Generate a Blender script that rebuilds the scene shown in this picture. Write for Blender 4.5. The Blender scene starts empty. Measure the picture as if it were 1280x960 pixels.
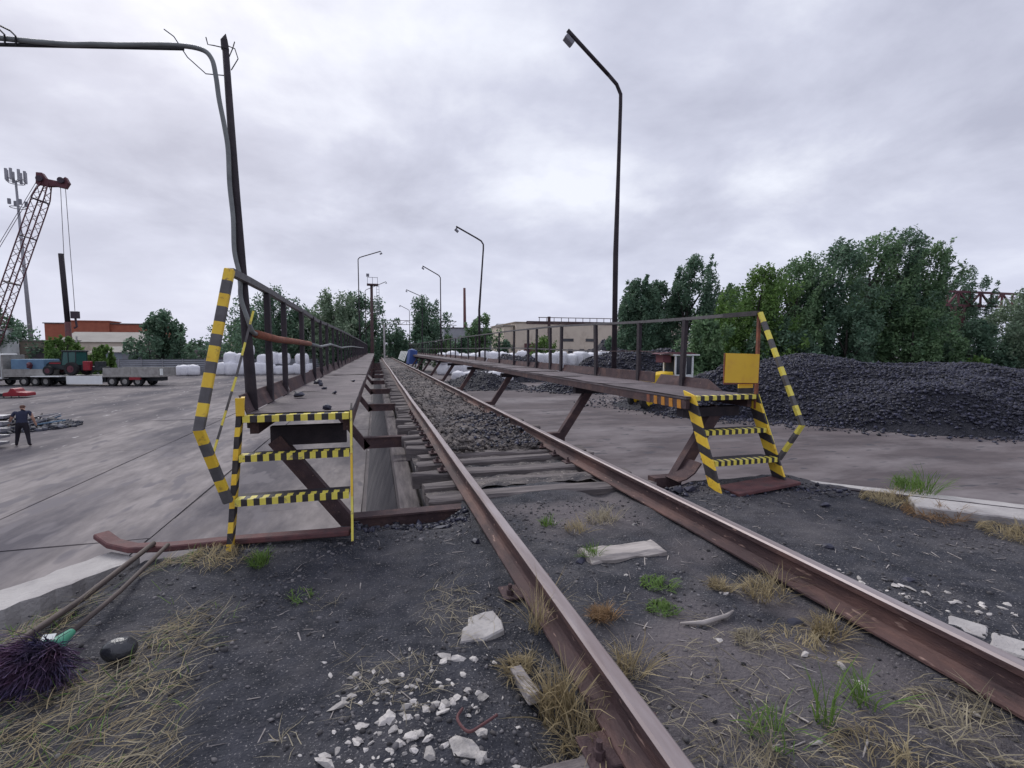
import bpy, math, random
import numpy as np
from mathutils import Vector, Matrix
random.seed(7)
RNG = np.random.default_rng(7)
S = bpy.context.scene
C = S.collection
rad = math.radians

# ---------------------------------------------------------------- camera
cd = bpy.data.cameras.new('camera')
cam = bpy.data.objects.new('camera', cd)
C.objects.link(cam)
cd.sensor_fit = 'HORIZONTAL'
cd.sensor_width = 36.0
cd.lens = 36.0 * 610 / 1280
cd.clip_start = 0.05
cd.clip_end = 3000
cam.location = (0, 0, 1.45)
cam.rotation_euler = (rad(90 - 4.03), 0, rad(-15.54))
S.camera = cam

# ---------------------------------------------------------------- sky, sun, exposure
SUN_EL, SUN_AZ = 42.0, -22.0          # azimuth measured from +Y towards +X
W = bpy.data.worlds.new('World')
S.world = W
W.use_nodes = True
nt = W.node_tree
nt.nodes.clear()
N = nt.nodes.new
L = nt.links.new
out = N('ShaderNodeOutputWorld')
sky = N('ShaderNodeTexSky')
sky.sky_type = 'NISHITA'
sky.sun_disc = False
sky.sun_elevation = rad(SUN_EL)
sky.sun_rotation = rad(SUN_AZ)
sky.dust_density = 3.0
bg1 = N('ShaderNodeBackground')
bg1.inputs[1].default_value = 0.08
L(sky.outputs[0], bg1.inputs[0])
tc = N('ShaderNodeTexCoord')
sep = N('ShaderNodeSeparateXYZ')
L(tc.outputs['Generated'], sep.inputs[0])
zz = N('ShaderNodeMath'); zz.operation = 'MAXIMUM'; zz.inputs[1].default_value = 0.0
L(sep.outputs[2], zz.inputs[0])
za = N('ShaderNodeMath'); za.operation = 'ADD'; za.inputs[1].default_value = 0.28
L(zz.outputs[0], za.inputs[0])
dx = N('ShaderNodeMath'); dx.operation = 'DIVIDE'
dy = N('ShaderNodeMath'); dy.operation = 'DIVIDE'
L(sep.outputs[0], dx.inputs[0]); L(za.outputs[0], dx.inputs[1])
L(sep.outputs[1], dy.inputs[0]); L(za.outputs[0], dy.inputs[1])
cmb = N('ShaderNodeCombineXYZ')
L(dx.outputs[0], cmb.inputs[0]); L(dy.outputs[0], cmb.inputs[1])
cmb.inputs[2].default_value = 20.3
n1 = N('ShaderNodeTexNoise'); n1.inputs['Scale'].default_value = 1.75
n1.inputs['Detail'].default_value = 9; n1.inputs['Roughness'].default_value = 0.56
n1.inputs['Distortion'].default_value = 0.15
L(cmb.outputs[0], n1.inputs['Vector'])
rp = N('ShaderNodeValToRGB')
e = rp.color_ramp.elements
e[0].position = 0.33; e[0].color = (0.335, 0.345, 0.425, 1)
e[1].position = 0.68; e[1].color = (0.60, 0.618, 0.685, 1)
m = e.new(0.50); m.color = (0.435, 0.448, 0.535, 1)
L(n1.outputs['Fac'], rp.inputs[0])
# cloud deck turns even and pale towards the horizon
hz = N('ShaderNodeMapRange'); hz.inputs[1].default_value = 0.0; hz.inputs[2].default_value = 0.26
hz.inputs[3].default_value = 0.85; hz.inputs[4].default_value = 0.0
L(zz.outputs[0], hz.inputs[0])
mx = N('ShaderNodeMixRGB'); mx.inputs[2].default_value = (0.48, 0.50, 0.615, 1)
L(hz.outputs[0], mx.inputs[0]); L(rp.outputs[0], mx.inputs[1])
bg2 = N('ShaderNodeBackground')
bg2.inputs[1].default_value = 1.0
L(mx.outputs[0], bg2.inputs[0])
ms = N('ShaderNodeMixShader'); ms.inputs[0].default_value = 0.94
L(bg1.outputs[0], ms.inputs[1]); L(bg2.outputs[0], ms.inputs[2])
L(ms.outputs[0], out.inputs[0])

sd = bpy.data.lights.new('sun', 'SUN')
sd.energy = 1.3
sd.angle = rad(25)
sd.color = (1.0, 0.975, 0.94)
sun = bpy.data.objects.new('sun', sd)
C.objects.link(sun)
sv = Vector((math.sin(rad(SUN_AZ)) * math.cos(rad(SUN_EL)), math.cos(rad(SUN_AZ)) * math.cos(rad(SUN_EL)), math.sin(rad(SUN_EL))))
sun.rotation_euler = sv.to_track_quat('Z', 'Y').to_euler()
sun.location = (0, 0, 30)

vs = S.view_settings
vs.view_transform = 'Standard'
vs.look = 'None'
vs.exposure = 0.62
vs.gamma = 1.0
vs.use_curve_mapping = False
S.cycles.use_denoising = True
S.cycles.max_bounces = 6
S.cycles.transparent_max_bounces = 4

# ---------------------------------------------------------------- materials
MATS = {}
def mat(name, c1, c2=None, scale=3.0, rough=0.85, bump=0.0, bscale=60.0, metal=0.0, c3=None, scale3=0.8, t3=0.55, soft3=0.12,
        stretch=(1, 1, 1), detail=6, spec=0.35, space='pos', isl=0.0, rnd=0.0, speck=None, speck_t=0.7, speck_s=90, bdist=0.02):
    m = bpy.data.materials.new(name)
    m.use_nodes = True
    t = m.node_tree
    b = t.nodes['Principled BSDF']
    N = t.nodes.new
    L = t.links.new
    if space == 'pos':
        g = N('ShaderNodeNewGeometry'); vec = g.outputs['Position']
    else:
        g = N('ShaderNodeTexCoord'); vec = g.outputs['Object']
    mp = N('ShaderNodeMapping'); mp.inputs['Scale'].default_value = stretch
    L(vec, mp.inputs[0])
    col = None
    def noise(sc, dt, v=None, ro=0.6):
        n = N('ShaderNodeTexNoise'); n.inputs['Scale'].default_value = sc; n.inputs['Detail'].default_value = dt
        n.inputs['Roughness'].default_value = ro
        L(v or mp.outputs[0], n.inputs['Vector'])
        return n.outputs['Fac']
    def ramp(f, a, bb):
        r = N('ShaderNodeMapRange'); r.inputs[1].default_value = a; r.inputs[2].default_value = bb
        L(f, r.inputs[0]); return r.outputs[0]
    def mix(f, a, bb, mode='MIX'):
        x = N('ShaderNodeMixRGB'); x.blend_type = mode
        for k, s_ in ((0, f), (1, a), (2, bb)):
            if isinstance(s_, (int, float)): x.inputs[k].default_value = s_
            elif isinstance(s_, tuple): x.inputs[k].default_value = (*s_[:3], 1)
            else: L(s_, x.inputs[k])
        return x.outputs[0]
    col = c1
    if c2 is not None:
        col = mix(ramp(noise(scale, detail), 0.33, 0.67), c1, c2)
    if c3 is not None:
        col = mix(ramp(noise(scale3, 7, ro=0.65), t3 - soft3, t3 + soft3), col, c3)
    if speck is not None:
        col = mix(ramp(noise(speck_s, 2), speck_t, speck_t + 0.06), col, speck)
    if isl:
        gi = N('ShaderNodeNewGeometry')
        r = N('ShaderNodeMapRange'); r.inputs[3].default_value = 1 - isl; r.inputs[4].default_value = 1 + isl
        L(gi.outputs['Random Per Island'], r.inputs[0])
        col = mix(1.0, col, r.outputs[0], 'MULTIPLY')
    if rnd:
        oi = N('ShaderNodeObjectInfo')
        r = N('ShaderNodeMapRange'); r.inputs[3].default_value = 1 - rnd; r.inputs[4].default_value = 1 + rnd
        L(oi.outputs['Random'], r.inputs[0])
        col = mix(1.0, col, r.outputs[0], 'MULTIPLY')
    if isinstance(col, tuple): b.inputs['Base Color'].default_value = (*col[:3], 1)
    else: L(col, b.inputs['Base Color'])
    b.inputs['Roughness'].default_value = rough
    b.inputs['Metallic'].default_value = metal
    b.inputs['Specular IOR Level'].default_value = spec
    if bump:
        bp = N('ShaderNodeBump'); bp.inputs['Strength'].default_value = bump; bp.inputs['Distance'].default_value = bdist
        L(noise(bscale, 4), bp.inputs['Height']); L(bp.outputs[0], b.inputs['Normal'])
    MATS[name] = m
    return m

mat('coal_dust', (0.014, 0.016, 0.024), (0.048, 0.05, 0.064), 7, rough=0.9, bump=1.0, bscale=48, c3=(0.085, 0.082, 0.09), scale3=2.2, t3=0.59,
    speck=(0.21, 0.2, 0.205), speck_t=0.615, speck_s=95)
# the trodden dust between the rails is paler: driven by a per-vertex dust amount
def add_dust(m, colour):
    t = m.node_tree; b = t.nodes['Principled BSDF']
    lk = b.inputs['Base Color'].links[0]; src = lk.from_socket
    a = t.nodes.new('ShaderNodeAttribute'); a.attribute_name = 'dust'
    x = t.nodes.new('ShaderNodeMixRGB'); x.inputs[2].default_value = (*colour, 1)
    t.links.new(a.outputs['Fac'], x.inputs[0]); t.links.new(src, x.inputs[1]); t.links.new(x.outputs[0], b.inputs['Base Color'])
add_dust(MATS['coal_dust'], (0.145, 0.128, 0.135))
mat('yard_dirt', (0.22, 0.197, 0.198), (0.125, 0.112, 0.116), 1.1, detail=12, rough=0.95, bump=0.25, bscale=9, c3=(0.07, 0.064, 0.077), scale3=0.33, t3=0.525, soft3=0.09,
    stretch=(1.0, 0.30, 1.0), speck=(0.38, 0.36, 0.36), speck_t=0.66, speck_s=3.1)
mat('yard_brown', (0.125, 0.104, 0.108), (0.072, 0.06, 0.066), 0.9, detail=12, rough=0.95, bump=0.3, bscale=12, c3=(0.21, 0.188, 0.194), scale3=0.3, t3=0.58, soft3=0.1,
    stretch=(0.45, 1.0, 1.0), speck=(0.07, 0.065, 0.075), speck_t=0.62, speck_s=2.3)
mat('concrete', (0.285, 0.258, 0.256), (0.165, 0.148, 0.15), 2.4, detail=12, rough=0.92, bump=0.25, bscale=25, c3=(0.085, 0.078, 0.092), scale3=0.33, t3=0.525, soft3=0.09,
    stretch=(1.0, 0.30, 1.0), rnd=0.05, speck=(0.15, 0.138, 0.15), speck_t=0.58, speck_s=1.7)
mat('concrete_pale', (0.48, 0.46, 0.45), (0.36, 0.34, 0.34), 4, rough=0.92, bump=0.5, bscale=45, c3=(0.2, 0.185, 0.19), scale3=2.4, t3=0.64)
mat('wall_dirty', (0.085, 0.08, 0.086), (0.045, 0.043, 0.05), 2.2, rough=0.93, bump=0.5, bscale=30, c3=(0.13, 0.12, 0.122), scale3=1.4, t3=0.62)
mat('ballast', (0.19, 0.168, 0.160), (0.085, 0.075, 0.077), 6, rough=0.95, bump=1.0, bscale=38, c3=(0.035, 0.035, 0.043), scale3=0.9, t3=0.54, soft3=0.06, bdist=0.04, isl=0.25,
    speck=(0.30, 0.27, 0.25), speck_t=0.63, speck_s=26)
mat('coal', (0.014, 0.015, 0.026), (0.042, 0.043, 0.072), 7, rough=0.52, spec=0.4, isl=0.65)
mat('coal_heap', (0.014, 0.015, 0.022), (0.03, 0.03, 0.042), 4, rough=0.75, bump=1.0, bscale=9, bdist=0.15)
mat('grit', (0.17, 0.16, 0.165), (0.05, 0.05, 0.058), 9, rough=0.9, isl=0.6)
mat('stone_white', (0.56, 0.53, 0.505), (0.40, 0.375, 0.365), 22, rough=0.9, bump=0.5, bscale=70, rnd=0.3, c3=(0.2, 0.19, 0.19), scale3=9, t3=0.62)
mat('rail_steel', (0.088, 0.052, 0.053), (0.046, 0.029, 0.033), 9, rough=0.75, bump=0.35, bscale=80, c3=(0.19, 0.105, 0.088), scale3=4, t3=0.6, stretch=(1, 0.25, 1), speck=(0.30, 0.2, 0.17), speck_t=0.66, speck_s=30)
mat('rail_head', (0.34, 0.30, 0.31), (0.22, 0.175, 0.175), 12, rough=0.5, metal=0.35, stretch=(1, 0.12, 1), spec=0.5)
mat('rust', (0.092, 0.058, 0.062), (0.054, 0.035, 0.04), 7, rough=0.82, bump=0.4, bscale=70, c3=(0.16, 0.092, 0.078), scale3=4, t3=0.62, speck=(0.2, 0.13, 0.11), speck_t=0.68, speck_s=28)
mat('maroon', (0.16, 0.066, 0.066), (0.095, 0.043, 0.048), 8, rough=0.75, bump=0.35, bscale=60, c3=(0.07, 0.055, 0.06), scale3=5, t3=0.62)
mat('orange_rust', (0.30, 0.105, 0.06), (0.17, 0.075, 0.055), 9, rough=0.8, bump=0.4, bscale=60)
mat('deck_plate', (0.155, 0.127, 0.135), (0.10, 0.08, 0.09), 3.5, rough=0.72, bump=0.35, bscale=45, c3=(0.065, 0.054, 0.06), scale3=2.2, t3=0.58, rnd=0.12, speck=(0.22, 0.185, 0.19), speck_t=0.66, speck_s=40)
mat('dark_steel', (0.042, 0.032, 0.039), (0.022, 0.018, 0.025), 8, rough=0.7, bump=0.3, bscale=60)
mat('black_paint', (0.024, 0.022, 0.027), (0.055, 0.048, 0.05), 12, rough=0.55, bump=0.15, bscale=50)
mat('grey_paint', (0.13, 0.125, 0.13), (0.08, 0.075, 0.08), 12, rough=0.6)
mat('yellow_paint', (0.82, 0.58, 0.06), (0.74, 0.47, 0.045), 8, rough=0.5, bump=0.15, bscale=50, c3=(0.30, 0.19, 0.07), scale3=16, t3=0.635, soft3=0.05)
mat('yellow_tape', (0.82, 0.72, 0.13), (0.72, 0.60, 0.10), 11, rough=0.45, c3=(0.33, 0.27, 0.15), scale3=19, t3=0.62, soft3=0.05)
mat('orange_paint', (0.62, 0.27, 0.03), (0.4, 0.17, 0.035), 14, rough=0.6)
mat('sign_yellow', (0.78, 0.50, 0.05), (0.72, 0.44, 0.045), 3, rough=0.4, c3=(0.66, 0.36, 0.06), scale3=6, t3=0.66)
mat('wood_grey', (0.205, 0.18, 0.178), (0.095, 0.083, 0.086), 16, rough=0.9, bump=0.8, bscale=30, stretch=(0.12, 1, 1), c3=(0.09, 0.08, 0.085), scale3=6, t3=0.6)
mat('wood_long', (0.25, 0.22, 0.215), (0.14, 0.122, 0.125), 16, rough=0.9, bump=0.8, bscale=30, stretch=(1, 0.1, 1), c3=(0.085, 0.075, 0.08), scale3=4, t3=0.6)
mat('wood_pale', (0.47, 0.43, 0.41), (0.3, 0.27, 0.26), 14, rough=0.9, bump=0.6, bscale=30, stretch=(0.15, 1, 1), c3=(0.12, 0.11, 0.115), scale3=7, t3=0.62)
mat('pole_wood', (0.12, 0.095, 0.088), (0.06, 0.048, 0.047), 15, rough=0.75, stretch=(1, 0.1, 1), bump=0.3, bscale=40)
mat('conduit', (0.22, 0.235, 0.235), (0.15, 0.16, 0.165), 7, rough=0.5, bump=0.2, bscale=30)
mat('wire', (0.03, 0.03, 0.034), rough=0.5)
mat('galv', (0.34, 0.34, 0.37), (0.25, 0.25, 0.28), 3, rough=0.5, metal=0.3)
mat('lamp_grey', (0.2, 0.2, 0.23), rough=0.5)
mat('straw', (0.44, 0.37, 0.23), (0.27, 0.215, 0.125), 4, rough=0.9, isl=0.4)
mat('straw_brown', (0.33, 0.22, 0.12), (0.24, 0.15, 0.09), 4, rough=0.9, isl=0.4)
mat('straw_grey', (0.42, 0.375, 0.28), (0.27, 0.235, 0.165), 4, rough=0.9, isl=0.4)
mat('grass_green', (0.16, 0.25, 0.06), (0.10, 0.18, 0.05), 6, rough=0.8, isl=0.3)
mat('leaf_dark', (0.16, 0.25, 0.16), (0.06, 0.12, 0.08), 0.7, rough=0.6, isl=0.45, spec=0.4)
mat('leaf_mid', (0.195, 0.30, 0.145), (0.075, 0.15, 0.078), 0.7, rough=0.6, isl=0.45, spec=0.4)
mat('leaf_silver', (0.24, 0.31, 0.21), (0.12, 0.185, 0.115), 0.8, rough=0.55, isl=0.45, spec=0.4)
mat('leaf_bright', (0.15, 0.255, 0.06), (0.085, 0.16, 0.05), 0.8, rough=0.6, isl=0.4, spec=0.4)
for q_ in ('leaf_dark', 'leaf_mid', 'leaf_silver', 'leaf_bright', 'grass_green', 'straw', 'straw_grey', 'straw_brown'):
    t_ = MATS[q_].node_tree; b_ = t_.nodes['Principled BSDF']; tr_ = t_.nodes.new('ShaderNodeBsdfTranslucent'); mx_ = t_.nodes.new('ShaderNodeMixShader')
    mx_.inputs[0].default_value = 0.38
    t_.links.new(b_.inputs['Base Color'].links[0].from_socket, tr_.inputs[0])
    t_.links.new(b_.outputs[0], mx_.inputs[1]); t_.links.new(tr_.outputs[0], mx_.inputs[2]); t_.links.new(mx_.outputs[0], t_.nodes['Material Output'].inputs[0])
mat('bark', (0.07, 0.06, 0.055), (0.04, 0.035, 0.034), 3, rough=0.95)
mat('white_bag', (0.80, 0.80, 0.83), (0.66, 0.66, 0.71), 1.6, rough=0.7, bump=0.6, bscale=5, bdist=0.08, rnd=0.06)
mat('brick_red', (0.36, 0.12, 0.075), (0.29, 0.09, 0.06), 1.2, rough=0.9)
mat('plaster_beige', (0.66, 0.58, 0.48), (0.58, 0.50, 0.42), 0.5, rough=0.92, c3=(0.36, 0.29, 0.23), scale3=0.4, t3=0.66)
mat('plaster_dull', (0.33, 0.28, 0.23), (0.26, 0.21, 0.18), 0.5, rough=0.92)
mat('roof_grey', (0.30, 0.285, 0.265), (0.23, 0.215, 0.20), 0.4, rough=0.8)
mat('roof_dark', (0.1, 0.09, 0.1), rough=0.8)
mat('sheet_grey', (0.30, 0.31, 0.34), (0.23, 0.24, 0.27), 0.6, rough=0.55, metal=0.2, rnd=0.12)
mat('sheet_blue', (0.28, 0.32, 0.37), (0.22, 0.26, 0.3), 0.6, rough=0.6, rnd=0.1)
mat('glass_dark', (0.03, 0.035, 0.045), rough=0.15, spec=0.6)
mat('glass_teal', (0.03, 0.1, 0.09), rough=0.15, spec=0.6)
mat('truck_white', (0.78, 0.80, 0.80), (0.7, 0.72, 0.72), 1.5, rough=0.4)
mat('truck_grey', (0.34, 0.335, 0.32), (0.22, 0.21, 0.20), 2.2, rough=0.6, rnd=0.1)
mat('rubber', (0.02, 0.02, 0.022), rough=0.85)
mat('machine_red', (0.30, 0.018, 0.03), (0.2, 0.015, 0.025), 4, rough=0.5)
mat('machine_dark', (0.025, 0.03, 0.035), rough=0.55)
mat('machine_yellow', (0.75, 0.5, 0.03), rough=0.45)
mat('tarp_blue', (0.03, 0.07, 0.25), (0.02, 0.05, 0.19), 2, rough=0.5)
mat('load_blue', (0.14, 0.25, 0.36), (0.09, 0.16, 0.26), 1.5, rough=0.6)
mat('crane_maroon', (0.13, 0.04, 0.052), (0.085, 0.03, 0.042), 1.0, rough=0.6)
mat('crane_dark', (0.05, 0.035, 0.05), rough=0.6)
mat('skin', (0.45, 0.27, 0.2), rough=0.55)
mat('shirt_navy', (0.035, 0.04, 0.075), rough=0.85)
mat('trouser_black', (0.018, 0.016, 0.024), rough=0.85)
mat('hair', (0.12, 0.06, 0.045), rough=0.7)
mat('shoe', (0.03, 0.02, 0.03), rough=0.6)
mat('bristle_purple', (0.15, 0.075, 0.13), (0.05, 0.06, 0.13), 9, rough=0.8, isl=0.6)
mat('ferrule_green', (0.07, 0.28, 0.19), (0.05, 0.2, 0.14), 9, rough=0.45)
mat('label_white', (0.75, 0.78, 0.76), rough=0.5)
mat('bag_black', (0.02, 0.022, 0.028), (0.03, 0.032, 0.04), 10, rough=0.25, bump=0.5, bscale=22, spec=0.6)
mat('scrap_mix', (0.06, 0.065, 0.09), (0.025, 0.026, 0.034), 2, rough=0.7, isl=0.6)

# ---------------------------------------------------------------- mesh helpers
_ico_v = None
def ico():
    global _ico_v, _ico_f
    if _ico_v is None:
        p = (1 + 5 ** .5) / 2
        v = np.array([(-1, p, 0), (1, p, 0), (-1, -p, 0), (1, -p, 0), (0, -1, p), (0, 1, p), (0, -1, -p), (0, 1, -p), (p, 0, -1), (p, 0, 1), (-p, 0, -1), (-p, 0, 1)], float)
        _ico_v = v / np.linalg.norm(v[0])
        _ico_f = np.array([(0, 11, 5), (0, 5, 1), (0, 1, 7), (0, 7, 10), (0, 10, 11), (1, 5, 9), (5, 11, 4), (11, 10, 2), (10, 7, 6), (7, 1, 8), (3, 9, 4), (3, 4, 2), (3, 2, 6), (3, 6, 8), (3, 8, 9), (4, 9, 5), (2, 4, 11), (6, 2, 10), (8, 6, 7), (9, 8, 1)])
    return _ico_v, _ico_f

def basis(d, up=(0, 0, 1)):
    d = Vector(d).normalized(); up = Vector(up)
    s = d.cross(up)
    if s.length < 1e-4: s = d.cross(Vector((1, 0, 0)))
    s.normalize(); u = s.cross(d).normalized()
    return d, s, u

class MB:
    def __init__(self): self.v = []; self.f = []; self.m = []
    def add(self, vs, fs, m=0):
        o = len(self.v); self.v += [tuple(p) for p in vs]
        self.f += [tuple(i + o for i in f) for f in fs]; self.m += [m] * len(fs); return self
    def box(self, x0, x1, y0, y1, z0, z1, m=0):
        vs = [(x, y, z) for z in (z0, z1) for y in (y0, y1) for x in (x0, x1)]
        return self.add(vs, [(0, 2, 3, 1), (4, 5, 7, 6), (0, 1, 5, 4), (2, 6, 7, 3), (0, 4, 6, 2), (1, 3, 7, 5)], m)
    def cbox(self, c, s, R=None, m=0):
        vs = [Vector((x * s[0] / 2, y * s[1] / 2, z * s[2] / 2)) for z in (-1, 1) for y in (-1, 1) for x in (-1, 1)]
        if R is not None: vs = [R @ v for v in vs]
        return self.add([v + Vector(c) for v in vs], [(0, 2, 3, 1), (4, 5, 7, 6), (0, 1, 5, 4), (2, 6, 7, 3), (0, 4, 6, 2), (1, 3, 7, 5)], m)
    def sweep(self, path, w, h, up=(0, 0, 1), mats=None):
        """rectangular section w (sideways) x h (along up) along a path; mats gives one material index per segment"""
        P = [Vector(p) for p in path]; n = len(P); vs = []
        for i, p in enumerate(P):
            d = (P[min(i + 1, n - 1)] - P[max(i - 1, 0)])
            d, s, u = basis(d, up)
            for a, b in ((-1, -1), (1, -1), (1, 1), (-1, 1)):
                vs.append(p + s * a * w / 2 + u * b * h / 2)
        o = len(self.v); self.v += [tuple(p) for p in vs]
        for i in range(n - 1):
            mi = mats[i] if mats else 0
            for k in range(4):
                a = o + 4 * i + k; b = o + 4 * i + (k + 1) % 4
                self.f.append((a, b, b + 4, a + 4)); self.m.append(mi)
        self.f.append((o + 3, o + 2, o + 1, o)); self.m.append(mats[0] if mats else 0)
        q = o + 4 * (n - 1); self.f.append((q, q + 1, q + 2, q + 3)); self.m.append(mats[-1] if mats else 0)
        return self
    def bar(self, p0, p1, w, h, up=(0, 0, 1)): return self.sweep([p0, p1], w, h, up)
    def striped(self, path, w, h, pitch, up=(0, 0, 1), start=0, jitter=0.0):
        pts = [Vector(path[0])]; ms = []; k = start
        for a, b in zip(path[:-1], path[1:]):
            a = Vector(a); b = Vector(b); n = max(1, round((b - a).length / pitch))
            for i in range(1, n + 1):
                t = i / n
                if i < n: t += random.uniform(-jitter, jitter) / n
                pts.append(a.lerp(b, t)); ms.append(k % 2); k += 1
        return self.sweep(pts, w, h, up, ms)
    def tube(self, path, r, n=10, m=0, cap=True):
        P = [Vector(p) for p in path]; k = len(P)
        R = r if isinstance(r, (list, tuple)) else [r] * k
        o = len(self.v); prev = None
        for i, p in enumerate(P):
            d = (P[min(i + 1, k - 1)] - P[max(i - 1, 0)]).normalized()
            if prev is None: _, s, u = basis(d)
            else:
                s = prev - d * prev.dot(d)
                s = s.normalized() if s.length > 1e-5 else basis(d)[1]
                u = s.cross(d)
            prev = s
            for j in range(n):
                a = 2 * math.pi * j / n
                self.v.append(tuple(p + s * math.cos(a) * R[i] + u * math.sin(a) * R[i]))
        for i in range(k - 1):
            for j in range(n):
                a = o + i * n + j; b = o + i * n + (j + 1) % n
                self.f.append((a, b, b + n, a + n)); self.m.append(m)
        if cap:
            self.f.append(tuple(o + j for j in range(n))[::-1]); self.m.append(m)
            self.f.append(tuple(o + (k - 1) * n + j for j in range(n))); self.m.append(m)
        return self
    def prism(self, poly, axis, a0, a1, m=0):
        """extrude a 2D polygon along an axis: 'x' -> poly is (y,z); 'y' -> (x,z); 'z' -> (x,y)"""
        n = len(poly); vs = []
        for a in (a0, a1):
            for p, q in poly:
                vs.append({'x': (a, p, q), 'y': (p, a, q), 'z': (p, q, a)}[axis])
        fs = [tuple(range(n))[::-1], tuple(range(n, 2 * n))] + [(i, (i + 1) % n, n + (i + 1) % n, n + i) for i in range(n)]
        return self.add(vs, fs, m)
    def lump(self, c, r, squash=(1, 1, 1), jag=0.25, m=0):
        v, f = ico()
        k = (1 + RNG.uniform(-jag, jag, (12, 1)))
        a = RNG.uniform(0, 6.28); ca, sa = math.cos(a), math.sin(a)
        p = v * k
        for _ in range(5):
            nn = RNG.normal(0, 1, 3); nn /= np.linalg.norm(nn)
            p = p - nn * np.maximum((p @ nn) - RNG.uniform(0.3, 0.75), 0)[:, None]
        p = p * r * 1.15
        p = np.stack([p[:, 0] * ca - p[:, 1] * sa, p[:, 0] * sa + p[:, 1] * ca, p[:, 2]], 1) * np.array(squash)
        a = RNG.uniform(0, 6.28); ca, sa = math.cos(a), math.sin(a)
        p = np.stack([p[:, 0] * ca - p[:, 1] * sa, p[:, 0] * sa + p[:, 1] * ca, p[:, 2]], 1)
        return self.add(p + np.array(c), f.tolist(), m)

def tag(o, label=None, cat=None, group=None, kind=None):
    if label: o['label'] = label
    if cat: o['category'] = cat
    if group: o['group'] = group
    if kind: o['kind'] = kind
    return o

def mats_of(ms):
    if isinstance(ms, str): ms = [ms]
    return [MATS[x] for x in ms]

def obj(name, mb, ms, parent=None, origin=None, smooth=False, bevel=0.0):
    """link a mesh; vertices come in world space (or in the parent's space when the parent sits at the world origin)"""
    me = bpy.data.meshes.new(name)
    v = np.array(mb.v, float)
    if origin is None:
        lo, hi = v.min(0), v.max(0)
        origin = np.array([(lo[0] + hi[0]) / 2, (lo[1] + hi[1]) / 2, lo[2]])
    origin = np.array(origin, float)
    me.from_pydata((v - origin).tolist(), [], mb.f)
    for x in mats_of(ms): me.materials.append(x)
    if any(mb.m): me.polygons.foreach_set('material_index', mb.m)
    if smooth: me.polygons.foreach_set('use_smooth', [True] * len(me.polygons))
    me.update()
    o = bpy.data.objects.new(name, me)
    C.objects.link(o)
    if parent is not None:
        o.parent = parent
        o.location = Vector(origin) - parent_world(parent)
    else: o.location = origin
    if bevel:
        b = o.modifiers.new('bevel', 'BEVEL'); b.width = bevel; b.segments = 1; b.limit_method = 'ANGLE'
    return o

def parent_world(p):
    w = Vector(p.location)
    while p.parent: p = p.parent; w += Vector(p.location)
    return w

def thing(name, loc, label, cat, group=None):
    o = bpy.data.objects.new(name, None)
    o.empty_display_size = 0.2
    C.objects.link(o)
    o.location = loc
    return tag(o, label, cat, group)

def raw(name, V, F, ms, parent=None, origin=(0, 0, 0), smooth=False):
    """quads or triangles given as numpy arrays"""
    me = bpy.data.meshes.new(name)
    V = np.asarray(V, np.float32) - np.asarray(origin, np.float32)
    k = F.shape[1]
    me.vertices.add(len(V)); me.vertices.foreach_set('co', V.ravel())
    me.loops.add(F.size); me.loops.foreach_set('vertex_index', F.ravel().astype(np.int32))
    me.polygons.add(len(F)); me.polygons.foreach_set('loop_start', np.arange(0, F.size, k, dtype=np.int32))
    me.polygons.foreach_set('loop_total', np.full(len(F), k, np.int32))
    for x in mats_of(ms): me.materials.append(x)
    if smooth: me.polygons.foreach_set('use_smooth', np.ones(len(F), bool))
    me.update(calc_edges=True); me.validate()
    o = bpy.data.objects.new(name, me)
    C.objects.link(o)
    if parent is not None:
        o.parent = parent; o.location = Vector(origin) - parent_world(parent)
    else: o.location = origin
    return o

def copy_tree(o, parent=None):
    c = o.copy(); C.objects.link(c); c.parent = parent
    for ch in list(o.children): copy_tree(ch, c)
    return c

# value noise for terrain
class VN:
    def __init__(self, seed): self.t = np.random.default_rng(seed).uniform(-1, 1, (256, 256))
    def __call__(self, x, y):
        x = np.asarray(x, float); y = np.asarray(y, float)
        xi = np.floor(x).astype(int); yi = np.floor(y).astype(int); fx = x - xi; fy = y - yi
        fx = fx * fx * (3 - 2 * fx); fy = fy * fy * (3 - 2 * fy)
        g = lambda a, b: self.t[a % 256, b % 256]
        return (g(xi, yi) * (1 - fx) + g(xi + 1, yi) * fx) * (1 - fy) + (g(xi, yi + 1) * (1 - fx) + g(xi + 1, yi + 1) * fx) * fy
    def fbm(self, x, y, o=4):
        s = 0; a = 1
        for i in range(o): s = s + a * self(x * 2 ** i + 17 * i, y * 2 ** i + 5 * i); a *= 0.5
        return s
VNZ = VN(3); VNB = VN(11); VNC = VN(23)

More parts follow.
